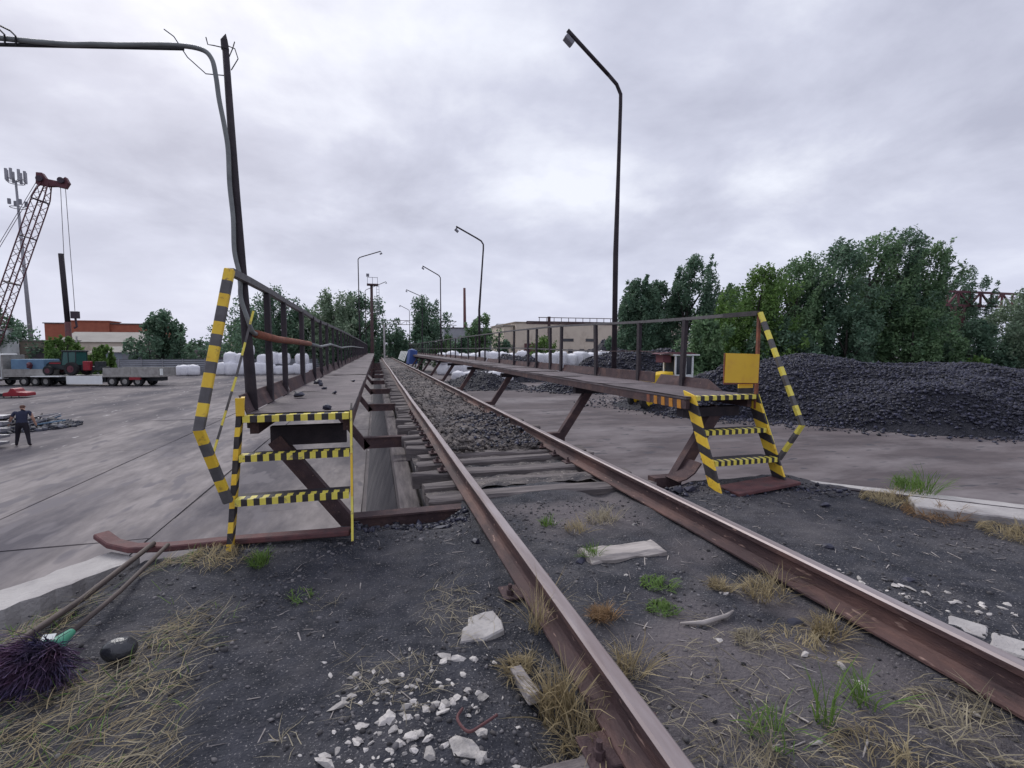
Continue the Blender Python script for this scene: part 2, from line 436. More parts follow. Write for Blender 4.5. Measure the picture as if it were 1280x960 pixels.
OCT_V = np.array([(1, 0, 0), (-1, 0, 0), (0, 1, 0), (0, -1, 0), (0, 0, 1), (0, 0, -1)], float) * 1.1
OCT_F = np.array([(0, 2, 4), (2, 1, 4), (1, 3, 4), (3, 0, 4), (2, 0, 5), (1, 2, 5), (3, 1, 5), (0, 3, 5)])
def lumps_np(P, r, jag=0.3, flat=0.75, oct=False):
    """many jagged lumps in one go: P (n,3), r (n,)"""
    v, f = (OCT_V, OCT_F) if oct else ico(); n = len(P)
    k = 1 + RNG.uniform(-jag, jag, (n, len(v), 1))
    sc = RNG.uniform(0.7, 1.3, (n, 1, 3)); sc[:, :, 2] *= flat
    a = RNG.uniform(0, 6.283, (n, 1)); b = RNG.uniform(-0.6, 0.6, (n, 1))
    p = v[None] * k * np.ones((n, 1, 1))
    for _ in range(4):                                # a few flat cleavage faces
        nn = RNG.normal(0, 1, (n, 1, 3)); nn /= np.linalg.norm(nn, axis=2, keepdims=True)
        ov = np.maximum((p * nn).sum(2, keepdims=True) - RNG.uniform(0.3, 0.75, (n, 1, 1)), 0)
        p = p - nn * ov
    p = p * sc * r[:, None, None] * 1.15
    x, y, z = p[..., 0], p[..., 1], p[..., 2]
    y, z = y * np.cos(b) - z * np.sin(b), y * np.sin(b) + z * np.cos(b)
    x, y = x * np.cos(a) - y * np.sin(a), x * np.sin(a) + y * np.cos(a)
    V = np.stack([x, y, z], -1) + P[:, None, :]
    F = f[None] + (np.arange(n) * len(v))[:, None, None]
    return V.reshape(-1, 3), F.reshape(-1, 3)

YZ = -2.5          # level of the yard
XL, XR = 0.85, 2.45  # the two rails

# ================================================================ SETTING
# ---- yard
g = MB(); g.add([(-900, -900, YZ), (900, -900, YZ), (900, 1500, YZ), (-900, 1500, YZ)], [(0, 1, 2, 3)])
tag(obj('yard_ground', g, 'yard_dirt', origin=(0, 0, YZ)), kind='structure')
# brown packed dirt on the right of the trestle, a thin uneven sheet
pts = [(2.6, -6), (2.6, 80)] + [(x, 80 + 5 * math.sin(x)) for x in range(8, 60, 6)] + [(62, 40), (60, 0), (58, -6)]
g = MB(); g.add([(x, y, YZ + 0.006) for x, y in pts], [tuple(range(len(pts)))[::-1]])
tag(obj('packed_dirt_road', g, 'yard_brown', origin=(30, 30, YZ)), kind='structure')

# concrete apron of large cast slabs, left of the trestle
apron = bpy.data.objects.new('concrete_apron', None); C.objects.link(apron); apron.location = (-5, 20, YZ); tag(apron, kind='structure')
for cx, x0, x1 in ((0, -4.58, -0.42), (1, -8.42, -4.62), (2, -12.2, -8.46)):
    y = 1.0 + cx * 1.7
    while y < 46 - 3 * cx:
        ln = random.choice((8.9, 11.8, 12.2))
        dz = random.uniform(-0.012, 0.012)
        s = MB(); z1 = YZ + 0.03 + dz
        n = 7
        top = []
        # slab edges slightly chipped
        for i in range(n): top.append((x0 + (x1 - x0) * i / (n - 1), y - .02 + random.uniform(0, 0.03)))
        for i in range(1, n): top.append((x1 - random.uniform(0, 0.02), y + (ln - 0.05) * i / (n - 1)))
        for i in range(1, n): top.append((x1 + (x0 - x1) * i / (n - 1), y + ln - 0.05 - random.uniform(0, 0.02)))
        for i in range(1, n - 1): top.append((x0 + random.uniform(0, 0.02), y + (ln - 0.05) * (1 - i / (n - 1))))
        s.prism(top, 'z', YZ - 0.1, z1)
        obj('slab', s, 'concrete', apron)
        y += ln

# ---- embankment top (the black ground the photographer stands on)
def xl(y): return -1.62 - max(0, 3.95 - y) * 0.682
def xr(y): return 4.42 + max(0, 3.95 - y) * 1.0
def yf(x):
    return float(np.interp(x, [-0.45, 0.05, 0.68, 0.92, 2.45, 2.75], [3.98, 4.36, 4.36, 4.95, 4.95, 4.42]))
def gh(x, y):
    h = 0.024 * VNZ.fbm(x * 1.3, y * 1.3, 4) + 0.006 * VNB.fbm(x * 9, y * 9, 3)
    h = h + 0.04 * np.clip((y - 2.9) / 0.8, 0, 1) * np.clip((-0.1 - x) / 0.4, 0, 1)      # bank under the left steps
    h = h + 0.06 * np.clip((y - 3.2) / 0.8, 0, 1) * np.clip((x - 2.8) / 0.4, 0, 1)       # and under the right ones
    h = h - 0.10 * np.clip((y - 3.9) / 0.4, 0, 1) * np.clip((x + 0.3) / 0.2, 0, 1) * np.clip((0.75 - x) / 0.2, 0, 1)
    h = h - 0.05 * np.exp(-((x - XL + 0.22) / 0.15) ** 2) * np.clip((2.8 - y) / 0.5, 0, 1)
    h = h - 0.05 * np.exp(-((x - XR + 0.25) / 0.16) ** 2)
    h = h - 0.10 * np.clip((xl_np(y) + 0.55 - x) / 0.35, 0, 1)
    return h
def xl_np(y): return -1.62 - np.maximum(0, 3.95 - y) * 0.682
nu, nv = 300, 240
U, V_ = np.meshgrid(np.linspace(0, 1, nu), np.linspace(0, 1, nv) ** 0.8)
Y0 = -3 + 7.4 * V_
X = np.vectorize(xl)(Y0) * (1 - U) + np.vectorize(xr)(Y0) * U
YF = np.vectorize(yf)(X)
YY = -3 + (YF + 3) * V_
ZZ = gh(X, YY)
Vt = np.stack([X, YY, ZZ], -1).reshape(-1, 3)
idx = np.arange(nu * nv).reshape(nv, nu)
F = np.stack([idx[:-1, :-1], idx[:-1, 1:], idx[1:, 1:], idx[1:, :-1]], -1).reshape(-1, 4)
# skirt down to the yard
ring = np.concatenate([idx[0, :], idx[1:, -1], idx[-1, ::-1][1:], idx[::-1, 0][1:]])
low = Vt[ring].copy(); low[:, 2] = YZ - 0.1
b0 = len(Vt); Vt = np.concatenate([Vt, low])
k = np.arange(len(ring) - 1)
F = np.concatenate([F, np.stack([ring[k + 1], ring[k], b0 + k, b0 + k + 1], -1)])
emb = raw('embankment_ground', Vt, F, 'coal_dust', smooth=True)
tag(emb, kind='structure')
dust = np.zeros(len(Vt), np.float32)
xx, yy = Vt[:, 0], Vt[:, 1]
inside = np.clip((xx - XL) / 0.15, 0, 1) * np.clip((XR - xx) / 0.2, 0, 1)
dust = inside * np.clip(0.42 + 1.1 * VNB.fbm(xx * 1.3 + 40, yy * 1.3, 4), 0, 0.9) * np.clip((yy - 0.6) / 1.6, 0.2, 1)
dust += 0.22 * np.clip(VNC.fbm(xx * 0.9, yy * 0.9, 3), 0, 1)
a = emb.data.attributes.new('dust', 'FLOAT', 'POINT'); a.data.foreach_set('value', np.clip(dust, 0, 1).astype(np.float32))

# ---- trestle: battered wall, core, timber ledge and stone bed
tw = MB(); tw.prism([(0.50, -0.17), (2.76, -0.17), (2.76, YZ - 0.1), (-0.34, YZ - 0.1), (0.22, -0.62), (0.50, -0.62)], 'y', 4.5, 230)
tag(obj('trestle_wall', tw, 'wall_dirty'), 'long dirty trestle wall carrying the railway track', 'wall')

def make_bed():
    ys = [4.9]
    while ys[-1] < 230: ys.append(ys[-1] + 0.045 + 0.0065 * max(0, ys[-1] - 7))
    ys = np.array(ys); xs = np.linspace(0.47, 2.78, 46)
    X, Y = np.meshgrid(xs, ys)
    mid = np.clip((X - XL - 0.05) / 0.15, 0, 1) * np.clip((XR - 0.05 - X) / 0.15, 0, 1)
    far = np.clip((Y - 6.75) / 0.5, 0, 1)
    near = np.clip((5.35 - Y) / 0.25, 0, 1)
    base = -0.045 + 0.065 * near * mid + far * mid * (0.085 + 0.06 * VNB.fbm(X * 1.2, Y * 0.8, 3))
    rough = 0.05 * VNC.fbm(X * 7, Y * 7, 3) * np.maximum(far, 0.35) * (0.35 + 0.65 * mid)
    Z = base + rough
    Z = np.where((mid < 0.01) & (Y > 5.3), -0.12 + rough * 0.6, Z)
    n, k_ = Z.shape
    V = np.stack([X, Y, Z], -1).reshape(-1, 3); idx = np.arange(n * k_).reshape(n, k_)
    F = np.stack([idx[:-1, :-1], idx[:-1, 1:], idx[1:, 1:], idx[1:, :-1]], -1).reshape(-1, 4)
    return raw('track_bed', V, F, 'ballast', smooth=True)
bed = make_bed(); tag(bed, kind='structure')
def bed_z(x, y):
    far = min(1, max(0, (y - 6.75) / 0.5))
    return -0.13 + far * (0.17 + 0.06 * float(VNB.fbm(x * 1.2, y * 0.8, 3)))

# ---- the track: rails, sleepers, tie plates
track = thing('railway_track', (1.65, 4, 0), 'rusty broad gauge railway track running along the trestle', 'track')
def rail_profile(x):
    z = 0.02
    half = [(0.075, 0), (0.075, 0.012), (0.02, 0.032), (0.009, 0.05), (0.009, 0.125), (0.034, 0.142), (0.0365, 0.172), (0.026, 0.1825)]
    p = [(x + a, z + b) for a, b in half] + [(x - a, z + b) for a, b in half[::-1]]
    return p
for xk in (XL, XR):
    p = rail_profile(xk); n = len(p)
    ys = [-2.5 + 0.5 * i for i in range(60)] + [30 + 5 * i for i in range(41)]
    mb = MB(); vs = []
    for y in ys:
        wob = 0.012 * math.sin(y * 0.21 + xk) + 0.004 * math.sin(y * 0.9)
        for (px, pz) in p: vs.append((px + wob, y, pz + 0.006 * math.sin(y * 0.37 + xk)))
    fs = []; ms = []
    for i in range(len(ys) - 1):
        for j in range(n):
            a_, b_ = i * n + j, i * n + (j + 1) % n
            fs.append((a_, b_, b_ + n, a_ + n)); ms.append(1 if j in (6, 7, 8) else 0)
    fs.append(tuple(range(n))[::-1]); ms.append(0)
    mb.v = vs; mb.f = fs; mb.m = ms
    obj('rail', mb, ['rail_steel', 'rail_head'], track)

def sleeper_mesh(seed, ln=2.42, w=0.22, h=0.17):
    r = random.Random(seed); mb = MB(); n = 7
    P = []
    for i in range(n + 1):
        x = ln * i / n
        a = [r.uniform(-0.012, 0.012) for _ in range(6)]
        if i in (0, n): a = [q * 2.2 for q in a]
        e_ = r.uniform(-0.03, 0.03) if i in (0, n) else 0
        P += [(x + e_, -w / 2 + a[0], -h), (x, w / 2 + a[1], -h), (x - e_, w / 2 + a[2], -0.02), (x, w / 2 - 0.03, a[3] * 0.8), (x + e_, -w / 2 + 0.03, a[4] * 0.8), (x, -w / 2 + a[5], -0.02)]
    fs = []
    for i in range(n):
        for j in range(6): fs.append((6 * i + j, 6 * i + (j + 1) % 6, 6 * i + 6 + (j + 1) % 6, 6 * i + 6 + j))
    fs += [tuple(range(6))[::-1], tuple(6 * n + j for j in range(6))]
    mb.add(P, fs); return mb
protos = []
for s_ in range(6):
    me = sleeper_mesh(s_)
    o = obj('sleeper', me, 'wood_grey', track, origin=(0, 0, 0)); protos.append(o)
y = 4.72; i = 0; SLEEPERS = []
while y < 62:
    src = protos[i % 6]
    o = src if i < 6 else src.copy()
    if i >= 6: C.objects.link(o); o.parent = track
    off = random.uniform(-0.1, 0.08)
    o.location = Vector((0.47 + off, y, random.uniform(-0.005, 0.02))) - Vector(track.location)
    o.rotation_euler = (random.uniform(-0.04, 0.04), 0, random.uniform(-0.03, 0.03))
    SLEEPERS.append(y)
    y += random.uniform(0.44, 0.56); i += 1
# tie plates with bolts on the nearer sleepers
plate = MB(); plate.box(-0.17, 0.17, -0.08, 0.08, 0, 0.016)
pm = obj('tie_plate', plate, 'rust', track, origin=(0, 0, 0), bevel=0.004)
bolt = MB()
bolt.tube([(0, 0, 0), (0, 0, 0.03)], 0.022, 6); bolt.tube([(0, 0, 0.03), (0, 0, 0.06)], 0.012, 8)
bolt_o = None
first = True
for q, y in enumerate([1.5, 2.68] + SLEEPERS[2:14]):
    for xk in ((XL,) if y < 4 else (XL, XR)):
        if first: o = pm; first = False
        else: o = pm.copy(); C.objects.link(o); o.parent = track
        o.location = Vector((xk, y, 0.014 if y < 4.5 else 0.012)) - Vector(track.location)
        for dx_ in (-0.125, 0.125):
            if bolt_o is None: b = bolt_o = obj('bolt', bolt, 'rust', pm, origin=(0, 0, 0))
            else: b = bolt_o.copy(); C.objects.link(b)
            b.parent = o; b.location = (dx_, 0.03 if dx_ > 0 else -0.03, 0.016)
# embedded sleepers showing through the dust near the camera
for (x, y, ln, z, mt) in ((1.36, 3.03, 0.60, 0.045, 'wood_pale'), (0.44, 1.42, 0.30, 0.015, 'wood_grey')):
    mb = sleeper_mesh(int(x * 100), ln, 0.20 if ln > .2 else .15, 0.12)
    o = obj('sleeper', mb, mt, track, origin=(0, 0, 0))
    o.location = Vector((x, y, z)) - Vector(track.location); o.rotation_euler = (0.03, 0, 0.02)

fr = MB(); fr.cbox((0.60, 1.95, -0.012), (0.055, 0.20, 0.05), Matrix.Rotation(rad(8), 3, 'Z'))
tag(obj('wood_offcut', fr, 'wood_pale', bevel=.006), 'short split wood offcut half buried left of the left rail', 'wood')
# ledge timbers beside the sleeper ends
y = 4.6
while y < 60:
    ln = random.uniform(3.2, 4.4)
    t_ = MB(); dz = random.uniform(-0.02, 0.02)
    t_.box(0.235, 0.47, y, y + ln - 0.02, -0.62 + dz, -0.33 + dz)
    obj('ledge_timber', t_, 'wood_long', bpy.data.objects['trestle_wall'], bevel=0.02)
    y += ln

# ---- retaining wing walls
def wall_line(name, p0, p1, w, z0, z1, label):
    d = Vector((p1[0] - p0[0], p1[1] - p0[1], 0)); n_ = Vector((-d.y, d.x, 0)).normalized() * w / 2
    k = 60; top = []
    for i in range(k + 1):
        p = Vector((*p0, 0)) + d * i / k + n_ ; top.append((p.x + random.uniform(-.012, .012), p.y + random.uniform(-.012, .012)))
    for i in range(k, -1, -1):
        p = Vector((*p0, 0)) + d * i / k - n_ * random.uniform(.8, 1.2); top.append((p.x, p.y))
    mb = MB(); mb.prism(top, 'z', z0, z1)
    return tag(obj(name, mb, 'concrete_pale'), label, 'wall')
wall_line('retaining_wall', (-1.76, 4.02), (-4.6, 0.05), 0.30, YZ - 0.1, -0.015, 'pale concrete retaining wall top beside the two lying poles')
# right: outer kerb, dark gap, inner slabs
wall_line('retaining_wall', (4.42, 4.06), (8.6, -0.1), 0.16, YZ - 0.1, 0.045, 'thin concrete retaining wall edging the road at the right')
for (x, y, a, sx, sy, lb) in ((4.98, 2.86, -45, 0.95, 0.34, 'long pale concrete slab lying in the weedy gutter at the right'),
                          (2.97, 1.74, -62, 0.16, 0.17, 'small grey concrete paver beside the right rail, farther of two'),
                          (3.00, 1.54, -62, 0.20, 0.19, 'small grey concrete paver beside the right rail, nearer of two')):
    mb = MB(); mb.cbox((x, y, float(gh(x, y)) - (0.038 if sx < .5 else -.01)), (sx, sy, 0.09), Matrix.Rotation(rad(a), 3, 'Z'))
    tag(obj('concrete_slab', mb, 'concrete_pale', bevel=0.01), lb, 'slab')
gap = MB(); gap.sweep([(4.42, 3.86, 0.02), (5.6, 2.68, 0.02), (8.2, 0.1, 0.02)], 0.05, 0.07)  # solid dark strip put in for the shade of the gap behind the kerb
tag(obj('gap_shade_strip', gap, 'dark_steel'), 'dark strip standing in for the shaded gap inside the thin right wall', 'strip')

# ================================================================ WALKWAYS AND STEPS
def deck_plate_mesh(x0, x1, y0, y1, z, r):
    """steel sheet, slightly dished, with raised chequer ribs on the near ones coming from the material"""
    mb = MB(); nx, ny = 4, 6; vs = []
    for j in range(ny + 1):
        for i in range(nx + 1):
            vs.append((x0 + (x1 - x0) * i / nx, y0 + (y1 - y0) * j / ny, z + r.uniform(-0.006, 0.006)))
    fs = [(j * (nx + 1) + i, j * (nx + 1) + i + 1, (j + 1) * (nx + 1) + i + 1, (j + 1) * (nx + 1) + i) for j in range(ny) for i in range(nx)]
    mb.add(vs, fs)
    mb.box(x0, x1, y0, y1, z - 0.035, z - 0.012)
    return mb

# ---------------- left walkway
LX0, LX1, LZ, LY0, LY1 = -0.93, -0.19, 0.97, 3.99, 60
wl = thing('walkway', (-0.56, LY0, -2.5), 'left steel walkway with dark railing posts and grey cable pipe', 'walkway')
r = random.Random(5)
y = LY0
while y < LY1:
    ln = 1.95 + 0.0 if y < 30 else 3.9
    obj('deck_plate', deck_plate_mesh(LX0, LX1, y + 0.004, y + ln - 0.004, LZ + r.uniform(-0.008, 0.008), r), 'deck_plate', wl)
    tb = MB()
    z0 = LZ + 0.005; h = r.uniform(0.13, 0.17); lean = r.uniform(-0.03, 0.05)
    tb.add([(LX0, y + .01, z0), (LX0, y + ln - .01, z0), (LX0 - 0.03 - lean, y + ln - .01, z0 + h), (LX0 - 0.03 - lean * .4, y + .01, z0 + h * r.uniform(.8, 1.05)),
            (LX0 - .008, y + .01, z0), (LX0 - .008, y + ln - .01, z0), (LX0 - 0.038 - lean, y + ln - .01, z0 + h), (LX0 - 0.038 - lean * .4, y + .01, z0 + h)],
           [(0, 1, 2, 3), (7, 6, 5, 4), (0, 3, 7, 4), (1, 5, 6, 2), (3, 2, 6, 7), (0, 4, 5, 1)])
    obj('toe_board', tb, 'rust', wl)
    y += ln
for x in (LX0 + 0.04, LX1 - 0.04):
    e_ = MB(); e_.box(x - 0.03, x + 0.03, LY0 + 0.02, LY1, LZ - 0.15, LZ - 0.036)
    obj('edge_beam', e_, 'rust', wl)
def left_bracket(y, first=False):
    b = MB(); b.box(LX1 - 0.03, 0.80 if first else 0.48, y - 0.05, y + 0.05, -0.19 if first else -0.20, -0.03)
    b.box(LX1 - 0.03, 0.80 if first else 0.48, y - 0.075, y + 0.075, -0.03, -0.012)
    obj('bracket_beam', b, 'rust', wl)
    s = MB(); s.bar((LX1 + 0.02, y, -0.19), (LX0 + 0.10, y, 0.70), 0.12, 0.10, (0, 1, 0)); obj('strut', s, 'rust', wl)
    s = MB(); s.box(LX0 + 0.07, LX1 - 0.07, y - 0.04, y + 0.04, LZ - 0.32, LZ - 0.16); obj('cross_beam', s, 'dark_steel', wl)
for q, y in enumerate([4.45, 8.45, 13.6, 18.8, 24.0, 29.2, 34.4, 39.6, 44.8, 50.0, 55.2]): left_bracket(y, q == 0)
# railing: handrail, posts, mid pipe
HX = -0.955
hp = [(HX, 3.80, 1.985), (HX, 4.3, 1.99), (HX, 5.1, 1.99), (HX, 6, 1.975), (HX, 7.3, 1.97), (HX - .02, 9, 1.95), (HX, 12, 1.97), (HX, 18, 2.0), (HX, 30, 2.03), (HX, LY1, 2.02)]
h_ = MB(); h_.sweep(hp, 0.045, 0.05); obj('handrail', h_, 'grey_paint', wl)
posts = [(4.98, .075), (5.78, .06), (7.1, .12), (8.3, .04), (9.4, .04), (10.6, .1), (12.0, .05), (13.4, .06), (14.8, .09), (16.4, .05)] + [(18 + 1.7 * i, .06) for i in range(25)]
for y, w in posts:
    p = MB(); lean = r.uniform(-.015, .015)
    p.bar((HX + lean, y, LZ - 0.14), (HX, y + r.uniform(-.02, .02), 1.965), 0.05, w, (0, 1, 0))
    obj('post', p, 'dark_steel', wl, bevel=0.006 if y < 9 else 0)
def ease(a, b, n):
    return [Vector(a).lerp(Vector(b), i / n) for i in range(n + 1)]
mp_ = MB(); mp_.tube([(-0.925, 4.34, 1.575), (-0.925, 5.2, 1.55), (-0.92, 6.3, 1.545), (-0.92, 7.6, 1.535)], 0.033, 10); obj('mid_rail', mp_, 'orange_rust', wl, smooth=True)
mp_ = MB(); mp_.tube([(-0.92, 7.55, 1.536), (-0.92, 9, 1.50), (-0.92, 11, 1.56), (-0.9, 14, 1.5), (-0.92, 20, 1.57), (-0.92, 40, 1.58)], 0.024, 8); obj('mid_rail', mp_, 'conduit', wl, smooth=True)
# loose coal crumbs on the deck
for (x, y, s_) in ((-0.39, 4.1, .035), (-0.43, 5.6, .03), (-.6, 6.2, .028), (-.75, 5.2, .05), (-.78, 7.2, .05), (-.7, 6.8, .045), (-.33, 7.5, .03)):
    c = MB(); c.lump((x, y, LZ + s_ * .7), s_, (1.2, 1, .7)); tag(obj('coal_lump', c, 'coal'), 'small coal crumb lying on the left walkway deck', 'coal', 'coal crumbs on the left walkway')

# ---------------- left steps
def treads(parent, items, x_mat=('yellow_tape', 'black_paint')):
    for (xa, xb, yfr, z, dep, n) in items:
        t_ = MB(); t_.box(xa + .01, xb - .01, yfr + 0.012, yfr + dep, z - 0.03, z - 0.006); o = obj('tread', t_, 'dark_steel', parent)
        s = MB(); k = n * 2 + 1
        P = [(xa + .01 + (xb - xa - .02) * i / k, yfr, z - 0.022) for i in range(k + 1)]
        s.sweep(P, 0.022, 0.048, (0, 0, 1), [i % 2 for i in range(k)])
        o2 = obj('nosing', s, list(x_mat), o)
        s = MB(); P = [(xa + .01 + (xb - xa - .02) * (i + (0.3 if 0 < i < k else 0)) / k, yfr + 0.045, z - 0.001) for i in range(k + 1)]
        s.sweep(P, 0.066, 0.006, (0, 0, 1), [i % 2 for i in range(k)])
        obj('anti_slip_strip', s, list(x_mat), o)
def stringer(parent, x, top, bot, depth, th, pitch, start, ms, skew=0.0):
    """flat plate in the YZ plane; top/bot = (y, z) of the front edge; stripes cut into the plate"""
    mb = MB(); n = max(1, round((Vector(top) - Vector(bot)).length / pitch))
    vs = []
    for i in range(n + 1):
        t_ = i / n; y = top[0] + (bot[0] - top[0]) * t_; z = top[1] + (bot[1] - top[1]) * t_
        dz = random.uniform(-.012, .012) if 0 < i < n else 0
        xs_ = x + skew * t_
        vs += [(xs_ - th / 2, y, z + dz), (xs_ + th / 2, y, z + dz), (xs_ + th / 2, y + depth, z + .04 + dz), (xs_ - th / 2, y + depth, z + .04 + dz)]
    fs = []; mi = []
    for i in range(n):
        for k in range(4):
            fs.append((4 * i + k, 4 * i + 4 + k, 4 * i + 4 + (k + 1) % 4, 4 * i + (k + 1) % 4)); mi.append((i + start) % 2)
    fs += [(0, 1, 2, 3), (4 * n + 3, 4 * n + 2, 4 * n + 1, 4 * n)]; mi += [start % 2, (n - 1 + start) % 2]
    mb.v = vs; mb.f = fs; mb.m = mi
    return obj('stringer', mb, list(ms), parent)
sl = thing('steel_steps', (-0.58, 3.75, 0.03), 'left striped steel steps with a thick bent striped handrail', 'steps')
stringer(sl, -0.965, (3.93, 1.06), (3.72, 0.0), 0.10, 0.034, 0.085, 0, ('yellow_paint', 'black_paint'), -0.055)
stringer(sl, -0.195, (3.93, 0.99), (3.70, -0.02), 0.11, 0.014, 0.12, 1, ('black_paint', 'dark_steel'))
ed = MB(); ed.striped([(-0.194, 3.922, 0.985), (-0.194, 3.70, 0.04)], 0.017, 0.012, 0.33, (0, 1, 0)); obj('stringer_edge', ed, ['yellow_tape', 'yellow_paint'], sl)
treads(sl, [(-0.955, -0.2, 3.925, 0.965, 0.06, 7), (-0.97, -0.2, 3.85, 0.69, 0.16, 9), (-0.985, -0.205, 3.76, 0.395, 0.18, 9)])
hr = MB(); hr.striped([(-0.955, 3.785, 2.0), (-1.115, 3.56, 0.93), (-1.0, 3.705, 0.40)], 0.062, 0.045, 0.094, (0, 1, 0), jitter=0.1)
obj('handrail', hr, ['yellow_paint', 'grey_paint'], sl, bevel=0.006)
tp = MB(); tp.striped([(-0.885, 4.10, 1.74), (-0.99, 3.98, 1.25), (-1.13, 3.86, 0.70)], 0.014, 0.012, 0.12, (0, 1, 0), jitter=0.3)
obj('guard_strip', tp, ['yellow_tape', 'grey_paint'], sl)
pl = MB(); pl.box(-0.985, -0.93, 3.905, 3.925, 0.97, 1.10); obj('end_plate', pl, 'yellow_paint', sl)

# rusty channel lying across the foot of the left steps, left end bent up
cb = MB(); cb.sweep([(-2.00, 4.24, 0.075), (-1.86, 4.10, 0.045), (-1.70, 4.00, 0.035), (-1.45, 3.93, 0.045), (-1.0, 3.87, 0.07), (-0.21, 3.80, 0.08)], 0.10, 0.042)
tag(obj('steel_channel', cb, 'maroon', bevel=0.008), 'rusty maroon steel channel lying at the foot of the left steps', 'steel beam')

# ---------------- right walkway
RX0, RX1, RZ, RY0, RY1 = 3.16, 4.02, 0.95, 4.47, 62
wr = thing('walkway', (3.6, RY0, -2.5), 'right steel walkway on slanted struts, orange paint marks on its edge', 'walkway')
y = RY0
while y < RY1:
    ln = 1.95 if y < 30 else 3.9
    zz_ = RZ + min(0.06, (y - 4) * 0.004)
    obj('deck_plate', deck_plate_mesh(RX0, RX1, y + 0.004, y + ln - 0.004, zz_ + r.uniform(-.006, .006), r), 'deck_plate', wr)
    if y > 5.0:
        tb = MB(); z0 = zz_ + 0.004; h = r.uniform(0.12, 0.16); ln_ = r.uniform(-.02, .06)
        ya = y - 0.05 if y > 7 else y + 0.02
        tb.add([(RX1 - .02, ya, z0), (RX1 - .02, y + ln - .1, z0), (RX1 + ln_, y + ln - .1, z0 + h), (RX1 + ln_ * .5, ya, z0 + h * r.uniform(.75, 1.05)),
                (RX1 - .012, ya, z0), (RX1 - .012, y + ln - .1, z0), (RX1 + ln_ + .008, y + ln - .1, z0 + h), (RX1 + ln_ * .5 + .008, ya, z0 + h)],
               [(3, 2, 1, 0), (4, 5, 6, 7), (0, 4, 7, 3), (1, 2, 6, 5), (3, 7, 6, 2), (0, 1, 5, 4)])
        obj('toe_board', tb, 'rust', wr)
    y += ln
tb = MB(); tb.add([(RX1 - .03, 4.95, RZ + .005), (RX1 - .03, 6.4, RZ + .005), (RX1 + .03, 6.35, RZ + .14), (RX1 + .0, 5.25, RZ + .13),
                   (RX1 - .02, 4.95, RZ + .005), (RX1 - .02, 6.4, RZ + .005), (RX1 + .04, 6.35, RZ + .14), (RX1 + .01, 5.25, RZ + .13)],
                  [(3, 2, 1, 0), (4, 5, 6, 7), (0, 4, 7, 3), (1, 2, 6, 5), (3, 7, 6, 2), (0, 1, 5, 4)])
obj('toe_board', tb, 'rust', wr)
for x in (RX0 + 0.03, RX1 - 0.04):
    e_ = MB(); e_.sweep([(x, RY0 + .01, RZ - .085), (x, 18, RZ - .03), (x, RY1, RZ - .03)], 0.05, 0.095); obj('edge_beam', e_, 'rust', wr)
for q in range(5):
    mk = MB(); ya = 4.56 + 0.155 * q; zc = RZ - .085
    mk.add([(RX0 + .001, ya, zc - .05), (RX0 + .001, ya + .07, zc - .05), (RX0 + .001, ya + .075, zc + .045), (RX0 + .001, ya + .01, zc + .045),
            (RX0 + .008, ya, zc - .05), (RX0 + .008, ya + .07, zc - .05), (RX0 + .008, ya + .075, zc + .045), (RX0 + .008, ya + .01, zc + .045)],
           [(0, 3, 2, 1), (4, 5, 6, 7), (0, 1, 5, 4), (2, 3, 7, 6), (1, 2, 6, 5), (0, 4, 7, 3)])
    obj('paint_mark', mk, 'orange_paint' if q < 4 else 'orange_rust', wr)
for q in range(11):
    y = 4.66 if q == 0 else 7.65 + 5.05 * (q - 1)
    o_ = .18 if q == 0 else 0
    b = MB(); b.box(2.70 + o_, 3.03 + o_, y - .07, y + .07, -0.10, 0.06); obj('bracket_foot', b, 'rust', wr)
    s = MB(); s.bar((2.98 + o_, y, 0.0), (3.52 + o_, y, RZ - .15), 0.13, 0.10, (0, 1, 0)); obj('strut', s, 'rust', wr)
    s = MB(); s.box(RX0 + .06, RX1 - .07, y - .06, y + .06, RZ - .24, RZ - .135); obj('cross_beam', s, 'dark_steel', wr)
# bent plate at the foot of the nearest strut
bp_ = MB()
cur = [(3.02, .07), (3.12, .09), (3.22, .15), (3.30, .25)]
for (x0, z0), (x1, z1) in zip(cur[:-1], cur[1:]):
    pass
bp_.prism(cur + [(x + .012, z - .012) for x, z in cur[::-1]], 'y', 4.38, 4.62); obj('bent_plate', bp_, 'rust', wr)
hp = [(4.0, 4.42, 1.845), (4.0, 5.7, 1.86), (4.01, 7, 1.885), (4.0, 8.5, 1.93), (4.0, 10.4, 1.98), (4.0, 14.3, 2.02), (4.0, 28, 2.05), (4.0, RY1, 2.05)]
h_ = MB(); h_.sweep([Vector(hp[0]).lerp(Vector(hp[1]), .42)] + [Vector(p) for p in hp[1:]], 0.04, 0.04); obj('handrail', h_, 'grey_paint', wr)
h_ = MB(); h_.sweep([hp[0], Vector(hp[0]).lerp(Vector(hp[1]), .42)], 0.046, 0.05); obj('handrail', h_, 'black_paint', wr)
for y, w, top in [(5.72, .07, 1.85), (6.9, .07, 1.87), (8.5, .09, 1.92), (10.25, .09, 1.97), (11.0, .1, 1.98), (12.0, .06, 1.99), (12.75, .07, 2.0), (14.15, .05, 2.01), (16, .04, 2.02), (18.2, .04, 2.02)] + [(20 + 1.8 * i, .04, 2.03) for i in range(23)]:
    p = MB(); p.bar((4.0 + r.uniform(-.02, .02), y + r.uniform(-.04, .04), RZ - .1), (4.0, y, top), 0.05, w, (0, 1, 0)); obj('post', p, 'dark_steel', wr)
